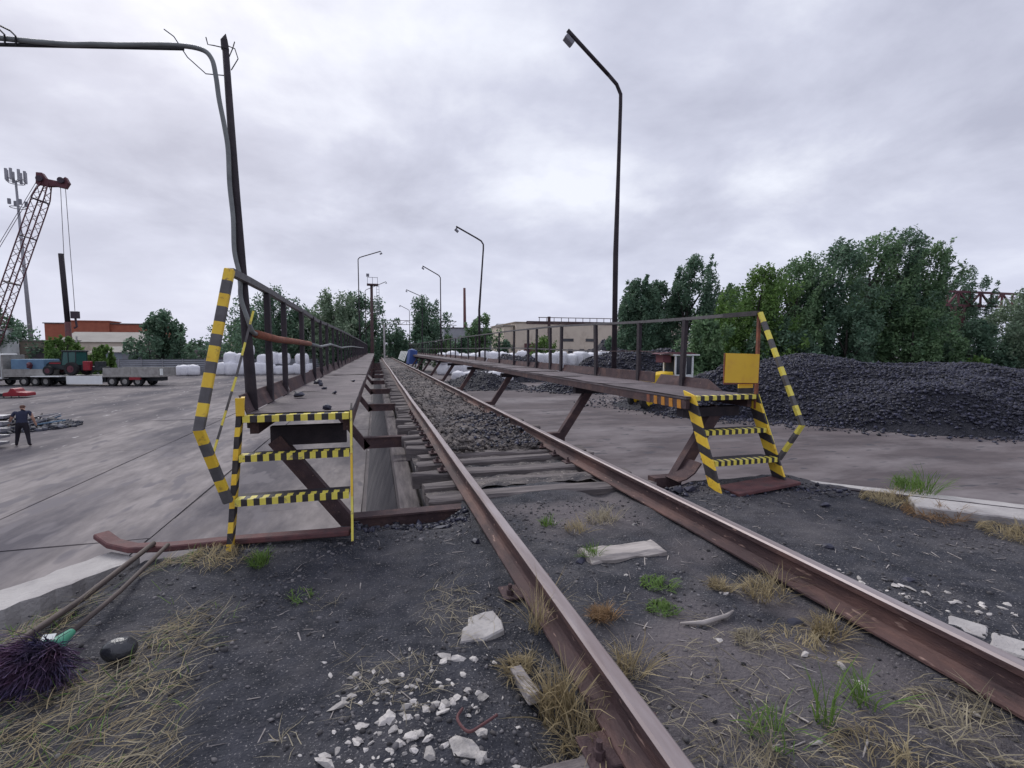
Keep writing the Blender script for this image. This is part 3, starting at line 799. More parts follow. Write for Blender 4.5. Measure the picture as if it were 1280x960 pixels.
mr = MB(); mr.sweep([(4.0, 8.6, 1.42), (4.0, 10.4, 1.45), (4.0, 14, 1.50), (4.0, RY1, 1.53)], 0.025, 0.03); obj('mid_rail', mr, 'grey_paint', wr)
mr = MB(); mr.sweep([(4.0, 5.7, 1.38), (4.0, 6.9, 1.43), (4.0, 8.4, 1.42)], 0.012, 0.012); obj('mid_rail', mr, 'rust', wr)

# ---------------- right steps
sr = thing('steel_steps', (3.65, 4.1, 0.05), 'right striped steel steps with broad black and yellow stringers', 'steps')
for x, st in ((3.235, 0), (4.035, 1)):
    stringer(sr, x, (4.43, 0.965), (3.965, 0.03), 0.19, 0.02, 0.118, st, ('yellow_paint', 'black_paint'))
treads(sr, [(3.245, 4.025, 4.435, 0.955, 0.05, 7), (3.245, 4.025, 4.27, 0.61, 0.2, 9), (3.245, 4.025, 4.11, 0.325, 0.22, 10)])
ed = MB(); ed.bar((4.048, 4.425, 0.96), (4.048, 4.03, 0.13), 0.006, 0.012, (0, 1, 0)); obj('stringer_edge', ed, 'yellow_tape', sr)
hr = MB(); hr.striped([(4.01, 4.405, 1.85), (4.13, 3.92, 0.69), (4.062, 4.13, 0.30)], 0.045, 0.035, 0.105, (0, 1, 0), jitter=.1)
obj('handrail', hr, ['yellow_tape', 'grey_paint'], sr)
pp = MB(); pp.bar((4.035, 4.45, 0.80), (4.02, 4.43, 1.84), 0.03, 0.03, (0, 1, 0)); obj('post', pp, 'orange_rust', sr)
pl = MB(); pl.striped([(3.90, 4.46, 1.24 - .15), (3.90, 4.46, 0.97)], 0.19, 0.012, 0.06, (0, 1, 0)); obj('end_plate', pl, ['yellow_paint', 'black_paint'], sr)
bpz = MB(); bpz.cbox((3.72, 4.02, 0.075), (0.80, 0.30, 0.035), Matrix.Rotation(rad(4), 3, 'Z') @ Matrix.Rotation(rad(-3), 3, 'Y'))
tag(obj('steel_plate', bpz, 'maroon', bevel=.006), 'rusty red steel plate lying under the right steps', 'plate')
sg = thing('sign_board', (3.8, 4.42, 1.09), 'blank faded yellow sign board at the top of the right steps', 'sign')
s = MB(); s.cbox((3.795, 4.40, 1.25), (0.43, 0.012, 0.315), Matrix.Rotation(rad(1.5), 3, 'Y')); obj('panel', s, 'sign_yellow', sg)
for (a_, b_) in (((3.578, 4.41, 1.09), (3.578, 4.41, 1.41)), ((3.578, 4.41, 1.085), (4.012, 4.41, 1.085))):
    s = MB(); s.bar(a_, b_, .012, .014, (0, 1, 0)); obj('frame', s, 'orange_rust', sg)

# ================================================================ POLES AND CABLES
lp = MB(); lp.tube([(-0.955, 4.28, 0.83), (-0.965, 4.28, 1.2), (-1.015, 4.28, 2.6), (-1.05, 4.28, 3.74)], [0.046, 0.042, 0.030, 0.023], 12)
lp_o = thing('cable_pole', (-0.955, 4.28, 0.83), 'dark leaning pole with a ragged top carrying the grey cable', 'pole')
obj('shaft', lp, 'dark_steel', lp_o, smooth=True)
cap = MB(); cap.tube([(-1.05, 4.28, 3.70), (-1.055, 4.28, 3.77), (-1.045, 4.285, 3.82)], [0.028, 0.025, 0.002], 7); obj('splintered_top', cap, 'dark_steel', lp_o)
for pth in ([(-1.06, 4.25, 3.70), (-1.12, 4.24, 3.70), (-1.15, 4.22, 3.69), (-1.155, 4.2, 3.73)], [(-1.06, 4.3, 3.75), (-0.99, 4.3, 3.73), (-0.97, 4.3, 3.66), (-1.02, 4.3, 3.57)], [(-1.05, 4.3, 3.62), (-1.0, 4.28, 3.72), (-0.985, 4.28, 3.77)],
            [(-1.06, 4.25, 3.5), (-1.17, 4.22, 3.48), (-1.28, 4.2, 3.57), (-1.36, 4.2, 3.70), (-1.42, 4.2, 3.74)]):
    w = MB(); w.tube(pth, 0.004, 5); obj('tie_wire', w, 'wire', lp_o)
def smooth_path(pts, n=6):
    P = [Vector(p) for p in pts]; outp = []
    for i in range(len(P) - 1):
        p0 = P[max(i - 1, 0)]; p1 = P[i]; p2 = P[i + 1]; p3 = P[min(i + 2, len(P) - 1)]
        for k in range(n):
            t = k / n
            outp.append(0.5 * ((2 * p1) + (-p0 + p2) * t + (2 * p0 - 5 * p1 + 4 * p2 - p3) * t * t + (-p0 + 3 * p1 - 3 * p2 + p3) * t ** 3))
    return outp + [P[-1]]
cable = thing('cable', (-0.93, 4.3, 1.5), 'thick grey conduit cable hanging down the leaning pole and running off left', 'cable')
pth = smooth_path([(-9.5, 4.6, 3.75), (-5.5, 4.4, 3.54), (-2.45, 4.22, 3.53), (-1.8, 4.2, 3.575), (-1.4, 4.2, 3.635), (-1.2, 4.2, 3.64), (-1.125, 4.2, 3.585), (-1.10, 4.2, 3.46), (-1.085, 4.2, 3.30), (-1.06, 4.21, 3.12),
                   (-1.045, 4.225, 2.95), (-1.045, 4.23, 2.7), (-1.03, 4.23, 2.45), (-1.03, 4.23, 2.2), (-0.995, 4.22, 2.0), (-0.995, 4.215, 1.85), (-0.95, 4.21, 1.68), (-0.93, 4.25, 1.59), (-0.925, 4.36, 1.575)])
c = MB(); c.tube(pth, 0.0165, 10); obj('conduit', c, 'conduit', cable, smooth=True)
c = MB(); c.tube([(-9.5, 4.62, 3.72), (-5.5, 4.42, 3.505), (-2.4, 4.23, 3.495), (-1.3, 4.2, 3.625)], 0.012, 6); obj('support_wire', c, 'wire', cable, smooth=True)
for x in (-2.3, -2.36):
    c = MB(); z_ = 3.54 if x < -2 else 3.6
    c.tube([(x, 4.215, z_ - .05), (x + .02, 4.18, z_), (x - .02, 4.2, z_ + .04), (x - .09, 4.2, z_ + .07)], 0.006, 5); obj('tie_wire', c, 'wire', cable)

def lamp_post(x, y, z0, zb, tip, lean, label, r0=0.046, bend_y=None):
    o = thing('lamp_post', (x, y, z0), label, 'lamp post', 'lamp posts along the walkways')
    top = Vector((x + lean, bend_y or y, zb)); tip = Vector(tip)
    d = (tip - top)
    p = [(x, y, z0), (x, y, z0 + (zb - z0) * .45), (x + lean * .55, y, z0 + (zb - z0) * .72), top - Vector((0, 0, .28)), top - Vector((0, 0, .1)) , top + d.normalized() * .1 + Vector((0, 0, -.01)), top + d.normalized() * .3]
    s = MB(); s.tube(p, [r0, r0, r0 * .72, r0 * .68, r0 * .68, r0 * .68, r0 * .68], 10); obj('shaft', s, 'dark_steel', o, smooth=True)
    s = MB(); s.tube([p[-1], tip], [r0 * .68, r0 * .72], 8); obj('arm', s, 'dark_steel', o, smooth=True)
    hd = MB(); q = d.normalized(); R = Vector((0, 0, 1)).rotation_difference(Vector((-q.z, 0, q.x)).normalized()).to_matrix() if abs(q.x) > 0.1 else None
    hd.cbox(tip + Vector((0.02, 0, -.16)), (.17, .12, .08), Matrix.Rotation(rad(40 if q.x < 0 else -20), 3, 'Y'))
    obj('lamp_head', hd, 'lamp_grey', o, bevel=.01)
    hd = MB(); hd.tube([tip + Vector((0.02, 0, -.02)), tip + Vector((.03, 0, -.12))], .02, 6); obj('lamp_bracket', hd, 'dark_steel', o)
    return o
names_r = ['tall bent lamp post nearest on the right walkway', 'second bent lamp post along the right walkway', 'third bent lamp post along the right walkway', 'fourth bent lamp post along the right walkway', 'farthest bent lamp post along the right walkway']
for k, (y, zb, tx, tz, ln) in enumerate(((7.85, 5.9, 3.13, 6.68, .05), (19.6, 5.78, 3.15, 6.32, .18), (31.8, 6.15, 2.95, 6.75, 0), (45.0, 6.2, 2.7, 6.8, .05), (62.0, 6.3, 2.9, 6.9, 0))):
    lamp_post(4.07 if k else 4.06, y, 0.84, zb, (tx, y, tz), ln, names_r[k])
for k, (y, zb, tx, tz) in enumerate(((34.0, 7.45, 0.42, 7.95), (56, 7.9, 1.2, 8.9))):
    lamp_post(-1.02, y, 0.84, zb, (tx, y, tz), 0, ['nearer lamp post rising from the far left walkway', 'farther lamp post half hidden by trees on the left'][k])

# ================================================================ COAL HEAPS
def heap(label, cx, cy, rx, ry, h, rot=0, nl=2500, lr=(0.10, 0.26), power=1.0, seed=1, res=70, top=0.75, group=None, flat_top=0.0):
    """heap of coal: noisy mound plus loose lumps on its skin"""
    vn = VN(seed); ca, sa = math.cos(rad(rot)), math.sin(rad(rot))
    def hz(u, v):
        d = np.sqrt(u * u + v * v)
        a = np.arctan2(v, u)
        d = d * (1 + 0.10 * vn(np.cos(a) * 2.2 + 9, np.sin(a) * 2.2 + 9))
        z = np.clip(1 - d, -0.1, 1)
        z = np.minimum(z, 1 - flat_top) / (1 - flat_top) if flat_top else z
        z = np.where(z > top, top + (z - top) * 0.5, z)
        return h * z * (1 + 0.10 * vn.fbm(u * 3 + 5, v * 3, 3)) + 0.12 * h * vn.fbm(u * 2.1 + 30, v * 2.1 + 8, 3) * np.clip(z * 3, 0, 1)
    lin = np.linspace(-1.1, 1.1, res); Uu, Vv = np.meshgrid(lin, lin)
    Z = YZ - 0.03 + hz(Uu, Vv)
    def xy(u, v): return cx + u * rx * ca - v * ry * sa, cy + u * rx * sa + v * ry * ca
    Xx, Yy = xy(Uu, Vv)
    o = thing('coal_heap', (cx, cy, YZ), label, 'coal heap', group)
    V = np.stack([Xx, Yy, Z], -1).reshape(-1, 3); idx = np.arange(res * res).reshape(res, res)
    F = np.stack([idx[:-1, :-1], idx[:-1, 1:], idx[1:, 1:], idx[1:, :-1]], -1).reshape(-1, 4)
    raw('mound', V, F, 'coal_heap', o, origin=(cx, cy, YZ), smooth=True)
    # lumps, only where the mound rises
    n = nl; P = []
    uu = RNG.uniform(-1.3, 1.3, n * 3); vv = RNG.uniform(-1.3, 1.3, n * 3)
    dd = np.sqrt(uu * uu + vv * vv)
    ok = RNG.random(n * 3) < np.clip(1 - (dd - 0.98) / 0.06, 0, 1) + 0.10 * np.clip((1.28 - dd) / .25, 0, 1)      # a thin scatter spills past the foot
    uu, vv = uu[ok][:n], vv[ok][:n]
    px, py = xy(uu, vv); pz = np.maximum(YZ - 0.03 + hz(uu, vv), YZ + 0.02)
    rr = lr[0] + (lr[1] - lr[0]) * RNG.random(len(uu)) ** 3.0
    rr = np.where(RNG.random(len(uu)) < .006, rr * 1.7, rr)
    LV, LF = lumps_np(np.stack([px, py, pz + rr * 0.25], -1), rr, 0.4, oct=True)
    l = raw('coal_lumps', LV, LF, 'coal', o, origin=(cx, cy, YZ)); l['kind'] = 'stuff'
    return o
heap('broad black coal heap filling the middle right, below the tall trees', 30.5, 23.0, 15.5, 8.2, 4.3, -38, 75000, (0.03, 0.13), seed=4, res=110, top=0.55, flat_top=0.28)
heap('dark coal heap at the right edge, in front of the broad one', 35.5, 11.5, 9.5, 5.0, 3.0, -30, 20000, (0.03, 0.12), seed=9, top=0.6)
heap('coal heap behind the small yellow loader', 25.0, 43.0, 10.5, 5.5, 4.6, -15, 14000, (0.05, 0.17), seed=14, top=0.6, flat_top=0.2)
heap('low coal heap in front of the small yellow loader, right of it', 20.4, 25.4, 3.6, 3.0, 3.2, -20, 13000, (0.03, 0.13), seed=15, top=0.6)
heap('pointed dark coal cone behind the right walkway railing', 17.6, 62, 6.5, 6.0, 4.3, 0, 2500, (0.06, 0.2), seed=21)
heap('distant coal mound before the beige industrial building', 38.5, 78, 11, 6, 6.0, 0, 1800, (0.08, 0.25), seed=25, top=0.6)
heap('low dark coal spill under the far right walkway', 10.6, 50, 5.0, 4.5, 2.0, 0, 1800, (0.05, 0.15), seed=28)

# ================================================================ BULK BAGS
def bag_mesh(seed):
    r = np.random.default_rng(seed)
    n = 9; lin = np.linspace(-1, 1, n); V = {}; vs = []; fs = []
    def vid(p):
        k = tuple(np.round(p, 4))
        if k not in V: V[k] = len(vs); vs.append(p)
        return V[k]
    for ax in range(3):
        for s in (-1, 1):
            for i in range(n - 1):
                for j in range(n - 1):
                    q = []
                    for (a, b) in ((i, j), (i + 1, j), (i + 1, j + 1), (i, j + 1)):
                        p = [0, 0, 0]; p[ax] = s; p[(ax + 1) % 3] = lin[a]; p[(ax + 2) % 3] = lin[b]; q.append(vid(np.array(p, float)))
                    fs.append(tuple(q if s > 0 else q[::-1]))
    P = np.array(vs); vn = VN(seed + 50)
    L6 = (np.abs(P) ** 6).sum(1) ** (1 / 6)
    Q = P / L6[:, None]
    bul = 1 + 0.10 * (1 - Q[:, 2] ** 2)[:, None] * np.array([1, 1, 0])
    Q = Q * bul
    Q += 0.045 * np.stack([vn(P[:, 1] * 2.3 + 3, P[:, 2] * 2.3 + P[:, 0]), vn(P[:, 0] * 2.3 + 20, P[:, 2] * 2.3 + P[:, 1]), vn(P[:, 0] * 2.1 + 40, P[:, 1] * 2.1)], -1)
    Q[:, 2] += 0.18 * np.clip(1 - np.hypot(Q[:, 0] - .1, Q[:, 1]) * 1.6, 0, 1) * (P[:, 2] > .9)
    mb = MB(); mb.add(Q * np.array([.5, .5, .55]) + np.array([0, 0, .55]), fs)
    return mb
bag_protos = []
def bag(x, y, z, s, label, group, rot=None):
    k = random.randrange(4)
    while len(bag_protos) <= k:
        o = thing('bulk_bag', (0, 0, 0), 'x', 'bag', 'x'); bag_protos.append([o, False])
        obj('sack', bag_mesh(len(bag_protos)), 'white_bag', o, origin=(0, 0, 0), smooth=True)
        for sx in (-1, 1):
            l = MB(); l.tube([(sx * .42, -.38, .98), (sx * .36, -.2, 1.14), (sx * .36, .2, 1.15), (sx * .42, .38, .98)], .018, 5); obj('lifting_loop', l, 'white_bag', o, origin=(0, 0, 0))
    o, used = bag_protos[k]
    if used: o = copy_tree(o)
    else: bag_protos[k][1] = True
    o.location = (x, y, z); o.rotation_euler = (random.uniform(-.05, .05), random.uniform(-.05, .05), random.uniform(0, 6.28) if rot is None else rot)
    o.scale = (s * random.uniform(.92, 1.1), s * random.uniform(.92, 1.1), s * random.uniform(.85, 1.1))
    tag(o, label, 'bag', group)
# along the grey fence on the left: x positions from the fence's left to behind the left railing
gl = 'white bulk bags along the grey fence'
bx = [-28.2, -26.9, -23.0, -21.7, -20.3, -18.9, -17.6, -16.2, -14.8, -13.4, -12.0, -10.6]
for x in bx: bag(x, 84.8 + random.uniform(-.4, .4), YZ, random.uniform(1.4, 1.7), 'white bulk bag standing on the ground in the row before the grey fence', gl)
for x in (-21.9, -20.5, -17.2, -15.9, -14.4, -11.5): bag(x, 85.2 + random.uniform(-.3, .3), YZ + 1.62, random.uniform(1.4, 1.65), 'white bulk bag stacked on others before the grey fence', 'stacked bags by the grey fence')
bag(-19.6, 86.4, YZ + 3.0, 1.6, 'single white bulk bag on top of the stack by the fence', gl)
gr_ = 'white bulk bags beyond the right walkway'
for i in range(9):
    for lv in range(2): bag(21.0 + 1.6 * i, 62 + .2 * i + random.uniform(-.3, .3), YZ + 1.75 * lv, random.uniform(1.6, 1.75), 'white bulk bag in the long double row beyond the right railing', gr_)
for i in range(9):
    for lv in range(2): bag(10.0 + 1.6 * i, 76 + random.uniform(-.3, .3), YZ + 1.7 * lv, random.uniform(1.55, 1.7), 'white bulk bag in the far row before the low bushes', 'white bulk bags before the bushes')
for i in range(5): bag(9.4 + 1.3 * i, 58 - .8 * i + random.uniform(-.3, .3), YZ, random.uniform(1.1, 1.35), 'white bulk bag seen below the right walkway deck', 'white bulk bags under the walkway line')

# ================================================================ TREES
def tree(name, x, y, top, w, seed, leaf, label, n=7000, ls=0.17, z0=YZ, trunk=0.35, wind=0.0, cat='tree', group=None, skirt=0.12, clumps=60, pointed=1.3, leaders=5):
    r = np.random.default_rng(seed)
    H = top - z0
    o = thing(name, (x, y, z0), label, cat, group)
    t = MB()
    t.tube([(x, y, z0), (x + r.uniform(-.2, .2), y, z0 + H * .35), (x + r.uniform(-.3, .3) + wind * H * .05, y, z0 + H * .75)], [0.028 * H, 0.020 * H, 0.006 * H], 7)
    obj('trunk', t, 'bark', o)
    # clump centres: inside an uneven egg-shaped envelope
    cs = []; k = 0
    while len(cs) < clumps and k < 20000:
        k += 1
        v = r.uniform(0, 1); a = r.uniform(0, 2 * np.pi); q = np.sqrt(r.uniform(0.08, 1))
        env = (np.sin(np.pi * min(1, v ** 0.8 * 0.88 + 0.09)) ** 0.6) * (1 - 0.22 * v ** 3) * (1 + .18 * np.sin(9 * v + seed) * np.cos(a * 2 + seed))
        rad_ = env * w / 2 * q * (1 + 0.22 * np.sin(3 * a + seed) * np.sin(5 * v + seed))
        zc = z0 + H * (skirt + (0.97 - skirt) * v)
        cs.append((x + np.cos(a) * rad_ + wind * (v ** 2) * w * 0.25, y + np.sin(a) * rad_, zc))
    cs = np.array(cs)
    # leading shoots: feathery plumes of different height that break up the outline
    lead = []
    for q in range(leaders):
        a = r.uniform(0, 2 * np.pi); q_ = r.uniform(.2, .85) * w / 2; tp = z0 + H * (1.0 if q == 0 else r.uniform(.70, .98)); lb_ = z0 + H * r.uniform(.35, .5)
        if q == 0: q_ *= .3
        for v in np.linspace(0, 1, 9):
            lead.append((x + np.cos(a) * q_ * (.75 + .35 * v) + wind * v * v * w * .3, y + np.sin(a) * q_, lb_ + (tp - lb_) * v, (1 - v) * .085 + .03))
    lead = np.array(lead)
    nb_ = len(cs); cs = np.concatenate([cs, lead[:, :3]])
    for j in r.choice(len(cs), min(7, len(cs)), replace=False):
        c = cs[j]; zb = z0 + H * min(.6, max(.15, (c[2] - z0) / H * .6))
        l = MB(); l.tube([(x, y, zb), ((x * .4 + c[0] * .6), (y * .4 + c[1] * .6), zb * .4 + c[2] * .6), tuple(c)], [0.010 * H, 0.006 * H, 0.002 * H], 5); obj('limb', l, 'bark', o)
    # leaves
    cr = np.concatenate([r.uniform(0.05, 0.15, nb_) * w * 0.8, lead[:, 3] * w * 1.25])
    pw = cr ** 1.6; ci = r.choice(len(cs), n, p=pw / pw.sum())
    d = r.normal(0, 1, (n, 3)); d /= np.linalg.norm(d, axis=1)[:, None]
    rr_ = cr[ci][:, None] * r.uniform(0.25, 1.1, (n, 1)) ** 0.7
    c = cs[ci] + d * rr_ * np.array([.85, .85, 1.3])
    # wind combs the outer leaves out
    c[:, 0] += wind * 0.75 * d[:, 2] * rr_[:, 0]
    c[:, 2] = np.maximum(c[:, 2], z0 + 0.1)
    ax = r.normal(0, 1, (n, 3)) + np.array([wind * 1.3, 0, 0.5 * abs(wind)]); ax /= np.linalg.norm(ax, axis=1)[:, None]
    bx_ = np.cross(ax, r.normal(0, 1, (n, 3))); bx_ /= np.linalg.norm(bx_, axis=1)[:, None]
    s = ls * r.uniform(0.6, 1.4, (n, 1))
    V = np.stack([c - ax * s, c + bx_ * s * .45, c + ax * s, c - bx_ * s * .45], 1).reshape(-1, 3)
    F = np.arange(n * 4).reshape(n, 4)
    cro = raw('crown', V, F, leaf, o, origin=(x, y, z0)); cro['kind'] = 'stuff'
    return o

# belt of poplars on the right, from behind the railing to the right edge
G = 'belt of trees behind the coal heaps'
belt = [(29.6, 52.0, 9.9, 6.6, 'leaf_dark', 'small dark tree just behind the nearest right lamp post'),
        (33.2, 54.0, 9.6, 6.4, 'leaf_dark', 'dark tree right of the nearest right lamp post'),
        (36.4, 52.0, 12.6, 8.0, 'leaf_dark', 'dark round topped tree standing above the small loader'),
        (41.0, 51.0, 9.2, 8.0, 'leaf_mid', 'mid green tree behind the yellow sign board'),
        (29.6, 33.0, 7.9, 5.6, 'leaf_bright', 'yellowish green tree above the right steps handrail'),
        (33.0, 33.0, 9.3, 5.8, 'leaf_mid', 'green windblown poplar left of the tallest poplars'),
        (36.4, 32.5, 10.4, 6.0, 'leaf_dark', 'dark windblown poplar, leftmost of the four tall ones'),
        (39.6, 32.0, 11.3, 6.0, 'leaf_mid', 'tall windblown poplar, second of the four tall ones'),
        (42.8, 32.0, 11.5, 6.0, 'leaf_dark', 'tall windblown poplar, third of the four tall ones'),
        (45.2, 31.5, 10.8, 5.2, 'leaf_mid', 'tall windblown poplar, rightmost of the four tall ones'),
        (48.6, 32.5, 4.2, 3.4, 'leaf_dark', 'lower dark tree beside the maroon gantry truss'),
        (60.5, 38.0, 10.2, 5.2, 'leaf_dark', 'dark tree rising behind the maroon gantry truss'),
        (49.0, 24.5, 6.2, 5.0, 'leaf_silver', 'silvery green willow at the right edge of the picture'),
        (56.5, 30.5, 6.6, 6.0, 'leaf_silver', 'silvery tree behind the willow at the right edge')]
for k, (x, y, top, w, lf, lb) in enumerate(belt):
    if k > 3: w *= 1.3
    tree('poplar_tree' if 'poplar' in lb else 'deciduous_tree', x, y, top, w, 100 + k, lf, lb, n=19000, ls=0.13 if k > 3 else .18, wind=0.8 if 5 <= k <= 9 else 0.4, group=G, clumps=95, skirt=.08, leaders=9 if k > 3 else 6)
bushes = [(41.5, 24.8, 0.9, 3.2, 'leaf_bright', 'bright yellow green bush on the crest of the broad coal heap'),
          (35.0, 29.5, 4.8, 6.0, 'leaf_dark', 'dark bushy undergrowth tree below the tall poplars, left one'),
          (40.5, 28.5, 4.6, 6.5, 'leaf_mid', 'green bushy undergrowth tree below the tall poplars, right one'),
          (45.5, 27.5, 3.4, 6.0, 'leaf_dark', 'dark bushy undergrowth tree left of the silvery willow'),
          (29.5, 30.5, 3.6, 6.0, 'leaf_dark', 'dark bushy undergrowth tree behind the yellow sign board'),
          (24.5, 32.5, 3.8, 6.0, 'leaf_mid', 'green bushy undergrowth tree just right of the loader')]
for k, (x, y, top, w, lf, lb) in enumerate(bushes):
    tree('bush', x, y, top, w, 150 + k, lf, lb, n=9000 if k else 3500, ls=0.15, group='undergrowth before the poplars', cat='bush', skirt=0.02, clumps=60, wind=.2)
# trees beyond the yard on the left and along the track
farl = [(-34.2, 95, 6.9, 6.2, 'leaf_dark', 'round dark tree standing alone beyond the grey fence', 7000, .3),
        (-18.5, 97, 11.2, 11.0, 'leaf_dark', 'tall dark tree behind the left railing posts', 13000, .27),
        (-12.2, 96, 8.2, 8.0, 'leaf_dark', 'lower dark tree between two taller ones behind the left railing', 9000, .28),
        (-7.0, 92, 10.6, 9.0, 'leaf_silver', 'tall grey green tree left of the far lamp post', 13000, .26),
        (-2.8, 95, 10.8, 8.0, 'leaf_dark', 'dark tree beside the far signal mast', 13000, .26),
        (7.9, 92, 10.0, 7.8, 'leaf_dark', 'pointed dark tree right of the track end', 11000, .25),
        (19.6, 92, 7.3, 5.0, 'leaf_mid', 'green tree before the long grey shed', 5000, .26),
        (-27.5, 118, 7.0, 6.5, 'leaf_mid', 'light green tree beside the small distant house', 4000, .3),
        (-66.5, 110, 8.3, 8.0, 'leaf_dark', 'dark tree at the left edge under the crane boom', 5000, .32),
        (30.5, 88, 3.4, 4.0, 'leaf_bright', 'yellow green shrub before the striped shed', 2500, .25)]
for k, (x, y, top, w, lf, lb, n, ls) in enumerate(farl): tree('deciduous_tree', x, y, top * 1.06, w * 1.65, 200 + k, lf, lb, n=n, ls=ls, group='trees beyond the yard', clumps=75)
lowb = [(3.4, 88, 4.6, 5.5, 'leaf_dark', 'dark bush right of the signal mast'), (12.2, 90, 4.0, 6.0, 'leaf_mid', 'green bush below the pointed dark tree'),
        (15.5, 89, 3.8, 5.0, 'leaf_dark', 'low dark bush left of the far white bags'), (23.5, 90, 3.2, 5.0, 'leaf_dark', 'low dark bush before the long grey shed'),
        (-35.8, 70.5, 2.9, 4.5, 'leaf_bright', 'bright green bush growing behind the loaded trailer'), (-33.0, 73, 1.9, 4.0, 'leaf_bright', 'olive yellow bush behind the trailer end'),
        (-1.2, 84, 4.2, 4.5, 'leaf_dark', 'dark bush closing the end of the track'), (-6.0, 88, 3.6, 6.0, 'leaf_dark', 'dark bush behind the far left railing')]
for k, (x, y, top, w, lf, lb) in enumerate(lowb): tree('bush', x, y, top, w, 240 + k, lf, lb, n=4500, ls=.22, cat='bush', group='bushes beyond the yard', skirt=.02, clumps=40)
# far wooded skyline, one mass
Vs = []; n = 26000
r_ = np.random.default_rng(77)
px_ = r_.uniform(-300, 260, n); py_ = r_.uniform(225, 262, n)
hh = 5.0 + 2.2 * VNC.fbm(px_ * .05, py_ * .02 + 3, 3)
pz_ = YZ + hh * r_.random(n) ** .6
c = np.stack([px_, py_, pz_], -1); ax = r_.normal(0, 1, (n, 3)); ax /= np.linalg.norm(ax, axis=1)[:, None]
bb = np.cross(ax, r_.normal(0, 1, (n, 3))); bb /= np.linalg.norm(bb, axis=1)[:, None]
s = r_.uniform(.5, 1.1, (n, 1))
V = np.stack([c - ax * s, c + bb * s * .6, c + ax * s, c - bb * s * .6], 1).reshape(-1, 3)
o = raw('far_wood', V, np.arange(n * 4).reshape(n, 4), 'leaf_dark'); tag(o, 'far dark belt of woodland closing the skyline', 'wood', kind='stuff')

# ================================================================ BUILDINGS
def building(label, x0, x1, y0, y1, ztop, wall, roof, wins=(), doors=(), name='building', parapet=0.0, pitch=0.0, cat='building'):
    o = thing(name, ((x0 + x1) / 2, (y0 + y1) / 2, YZ), label, cat)
    w = MB(); w.box(x0, x1, y0, y1, YZ - .1, ztop); obj('wall', w, wall, o)
    rf = MB()
    if pitch: rf.prism([(y0 - .5, ztop + .01), (y1 + .5, ztop + .01), ((y0 + y1) / 2, ztop + pitch)], 'x', x0 - .5, x1 + .5)
    else: rf.box(x0 - .25, x1 + .25, y0 - .25, y1 + .25, ztop + .005, ztop + .25 + parapet)
    obj('roof', rf, roof, o)
    for (a, b, c_, d) in wins:
        f = MB()
        for (u0, u1, v0, v1) in ((a, b, c_, c_ + .12), (a, b, d - .12, d), (a, a + .12, c_ + .12, d - .12), (b - .12, b, c_ + .12, d - .12)): f.box(u0, u1, y0 - .10, y0 - .003, v0, v1)
        f = obj('window', f, 'roof_dark', o)
        p = MB(); p.box(a + .12, b - .12, y0 - .045, y0 - .004, c_ + .12, d - .12); obj('pane', p, 'glass_dark', f)
    for (a, b, c_, d, mt) in doors:
        p = MB(); p.box(a, b, y0 - .12, y0 - .004, c_, d); obj('door', p, mt, o)
    return o
building('long red brick building behind the left yard', -80, -57, 150, 165, 8.0, 'brick_red', 'roof_dark', [(-70, -68.6, 4.2, 6), (-62.5, -61.3, 4.2, 6)])
building('taller red brick end block of the red building', -74.5, -66, 149.2, 155, 8.6, 'brick_red', 'brick_red')
building('beige building with a wide pale grey roof behind the yard', -57.5, -43.2, 112, 124, 2.9, 'plaster_beige', 'roof_grey', [(-51.5, -50.4, 0.2, 1.6)], [(-45.2, -44.2, -0.4, 2.2, 'orange_rust')], pitch=2.1)
building('long low dull beige shed behind the trucks', -78, -54.5, 112, 120, 3.0, 'plaster_dull', 'roof_grey', [(-64.6, -63.6, 1.9, 2.5), (-70, -69, 1.9, 2.5)], [(-62, -58, -2, 1.6, 'roof_dark')])
building('small blue grey metal shed beyond the fence', -45.2, -38.8, 97, 102, 1.0, 'sheet_blue', 'roof_grey', [], [(-41.2, -39.1, -2.4, .85, 'sheet_grey')], name='shed', cat='shed', pitch=1.0)
building('small dark open shed under the round tree', -36.8, -32.4, 98, 102, 0.7, 'roof_dark', 'roof_grey', [], [(-35.4, -33.0, -2.4, .4, 'sheet_grey')], name='shed', cat='shed')
building('small distant beige house right of the round tree', -31.6, -25.5, 122, 130, 4.2, 'plaster_beige', 'roof_grey', [(-30, -29, 1.5, 3.2), (-27.6, -26.8, 1.5, 3.2)], name='house', cat='house')
building('distant low pale building between trees left of the railing', -28, -12, 140, 148, 1.8, 'plaster_beige', 'brick_red', [(-26 + 2.2 * i, -25 + 2.2 * i, .2, 1.3) for i in range(6)])
building('large beige industrial building behind the right bags', 31.5, 78, 110, 135, 7.7, 'plaster_beige', 'plaster_dull',
         [(43.2, 46.0, 3.4, 4.1), (49.2, 52.2, 3.4, 4.1), (55.2, 57.8, 3.4, 4.1), (44.6, 45.8, .6, 1.6), (47.6, 48.8, .6, 1.6), (62, 65, 3.4, 4.1), (69, 72, 3.4, 4.1)], [(33.6, 37.0, -2.3, 2.9, 'maroon')])
building('pale stair block at the left corner of the beige industrial building', 28.9, 31.2, 111, 118, 6.9, 'plaster_beige', 'roof_grey')
building('long flat grey shed behind the far right trees', 18.8, 35.0, 141, 158, 7.6, 'sheet_grey', 'roof_dark', name='shed', cat='shed')
building('striped grey metal shed left of the beige building', 33.6, 37.0, 132, 138, 8.0, 'sheet_blue', 'sheet_grey', [], [(34.0, 34.9, -2, 7.6, 'sheet_grey'), (35.6, 36.6, -2, 7.6, 'roof_dark')], name='shed', cat='shed', pitch=.8)
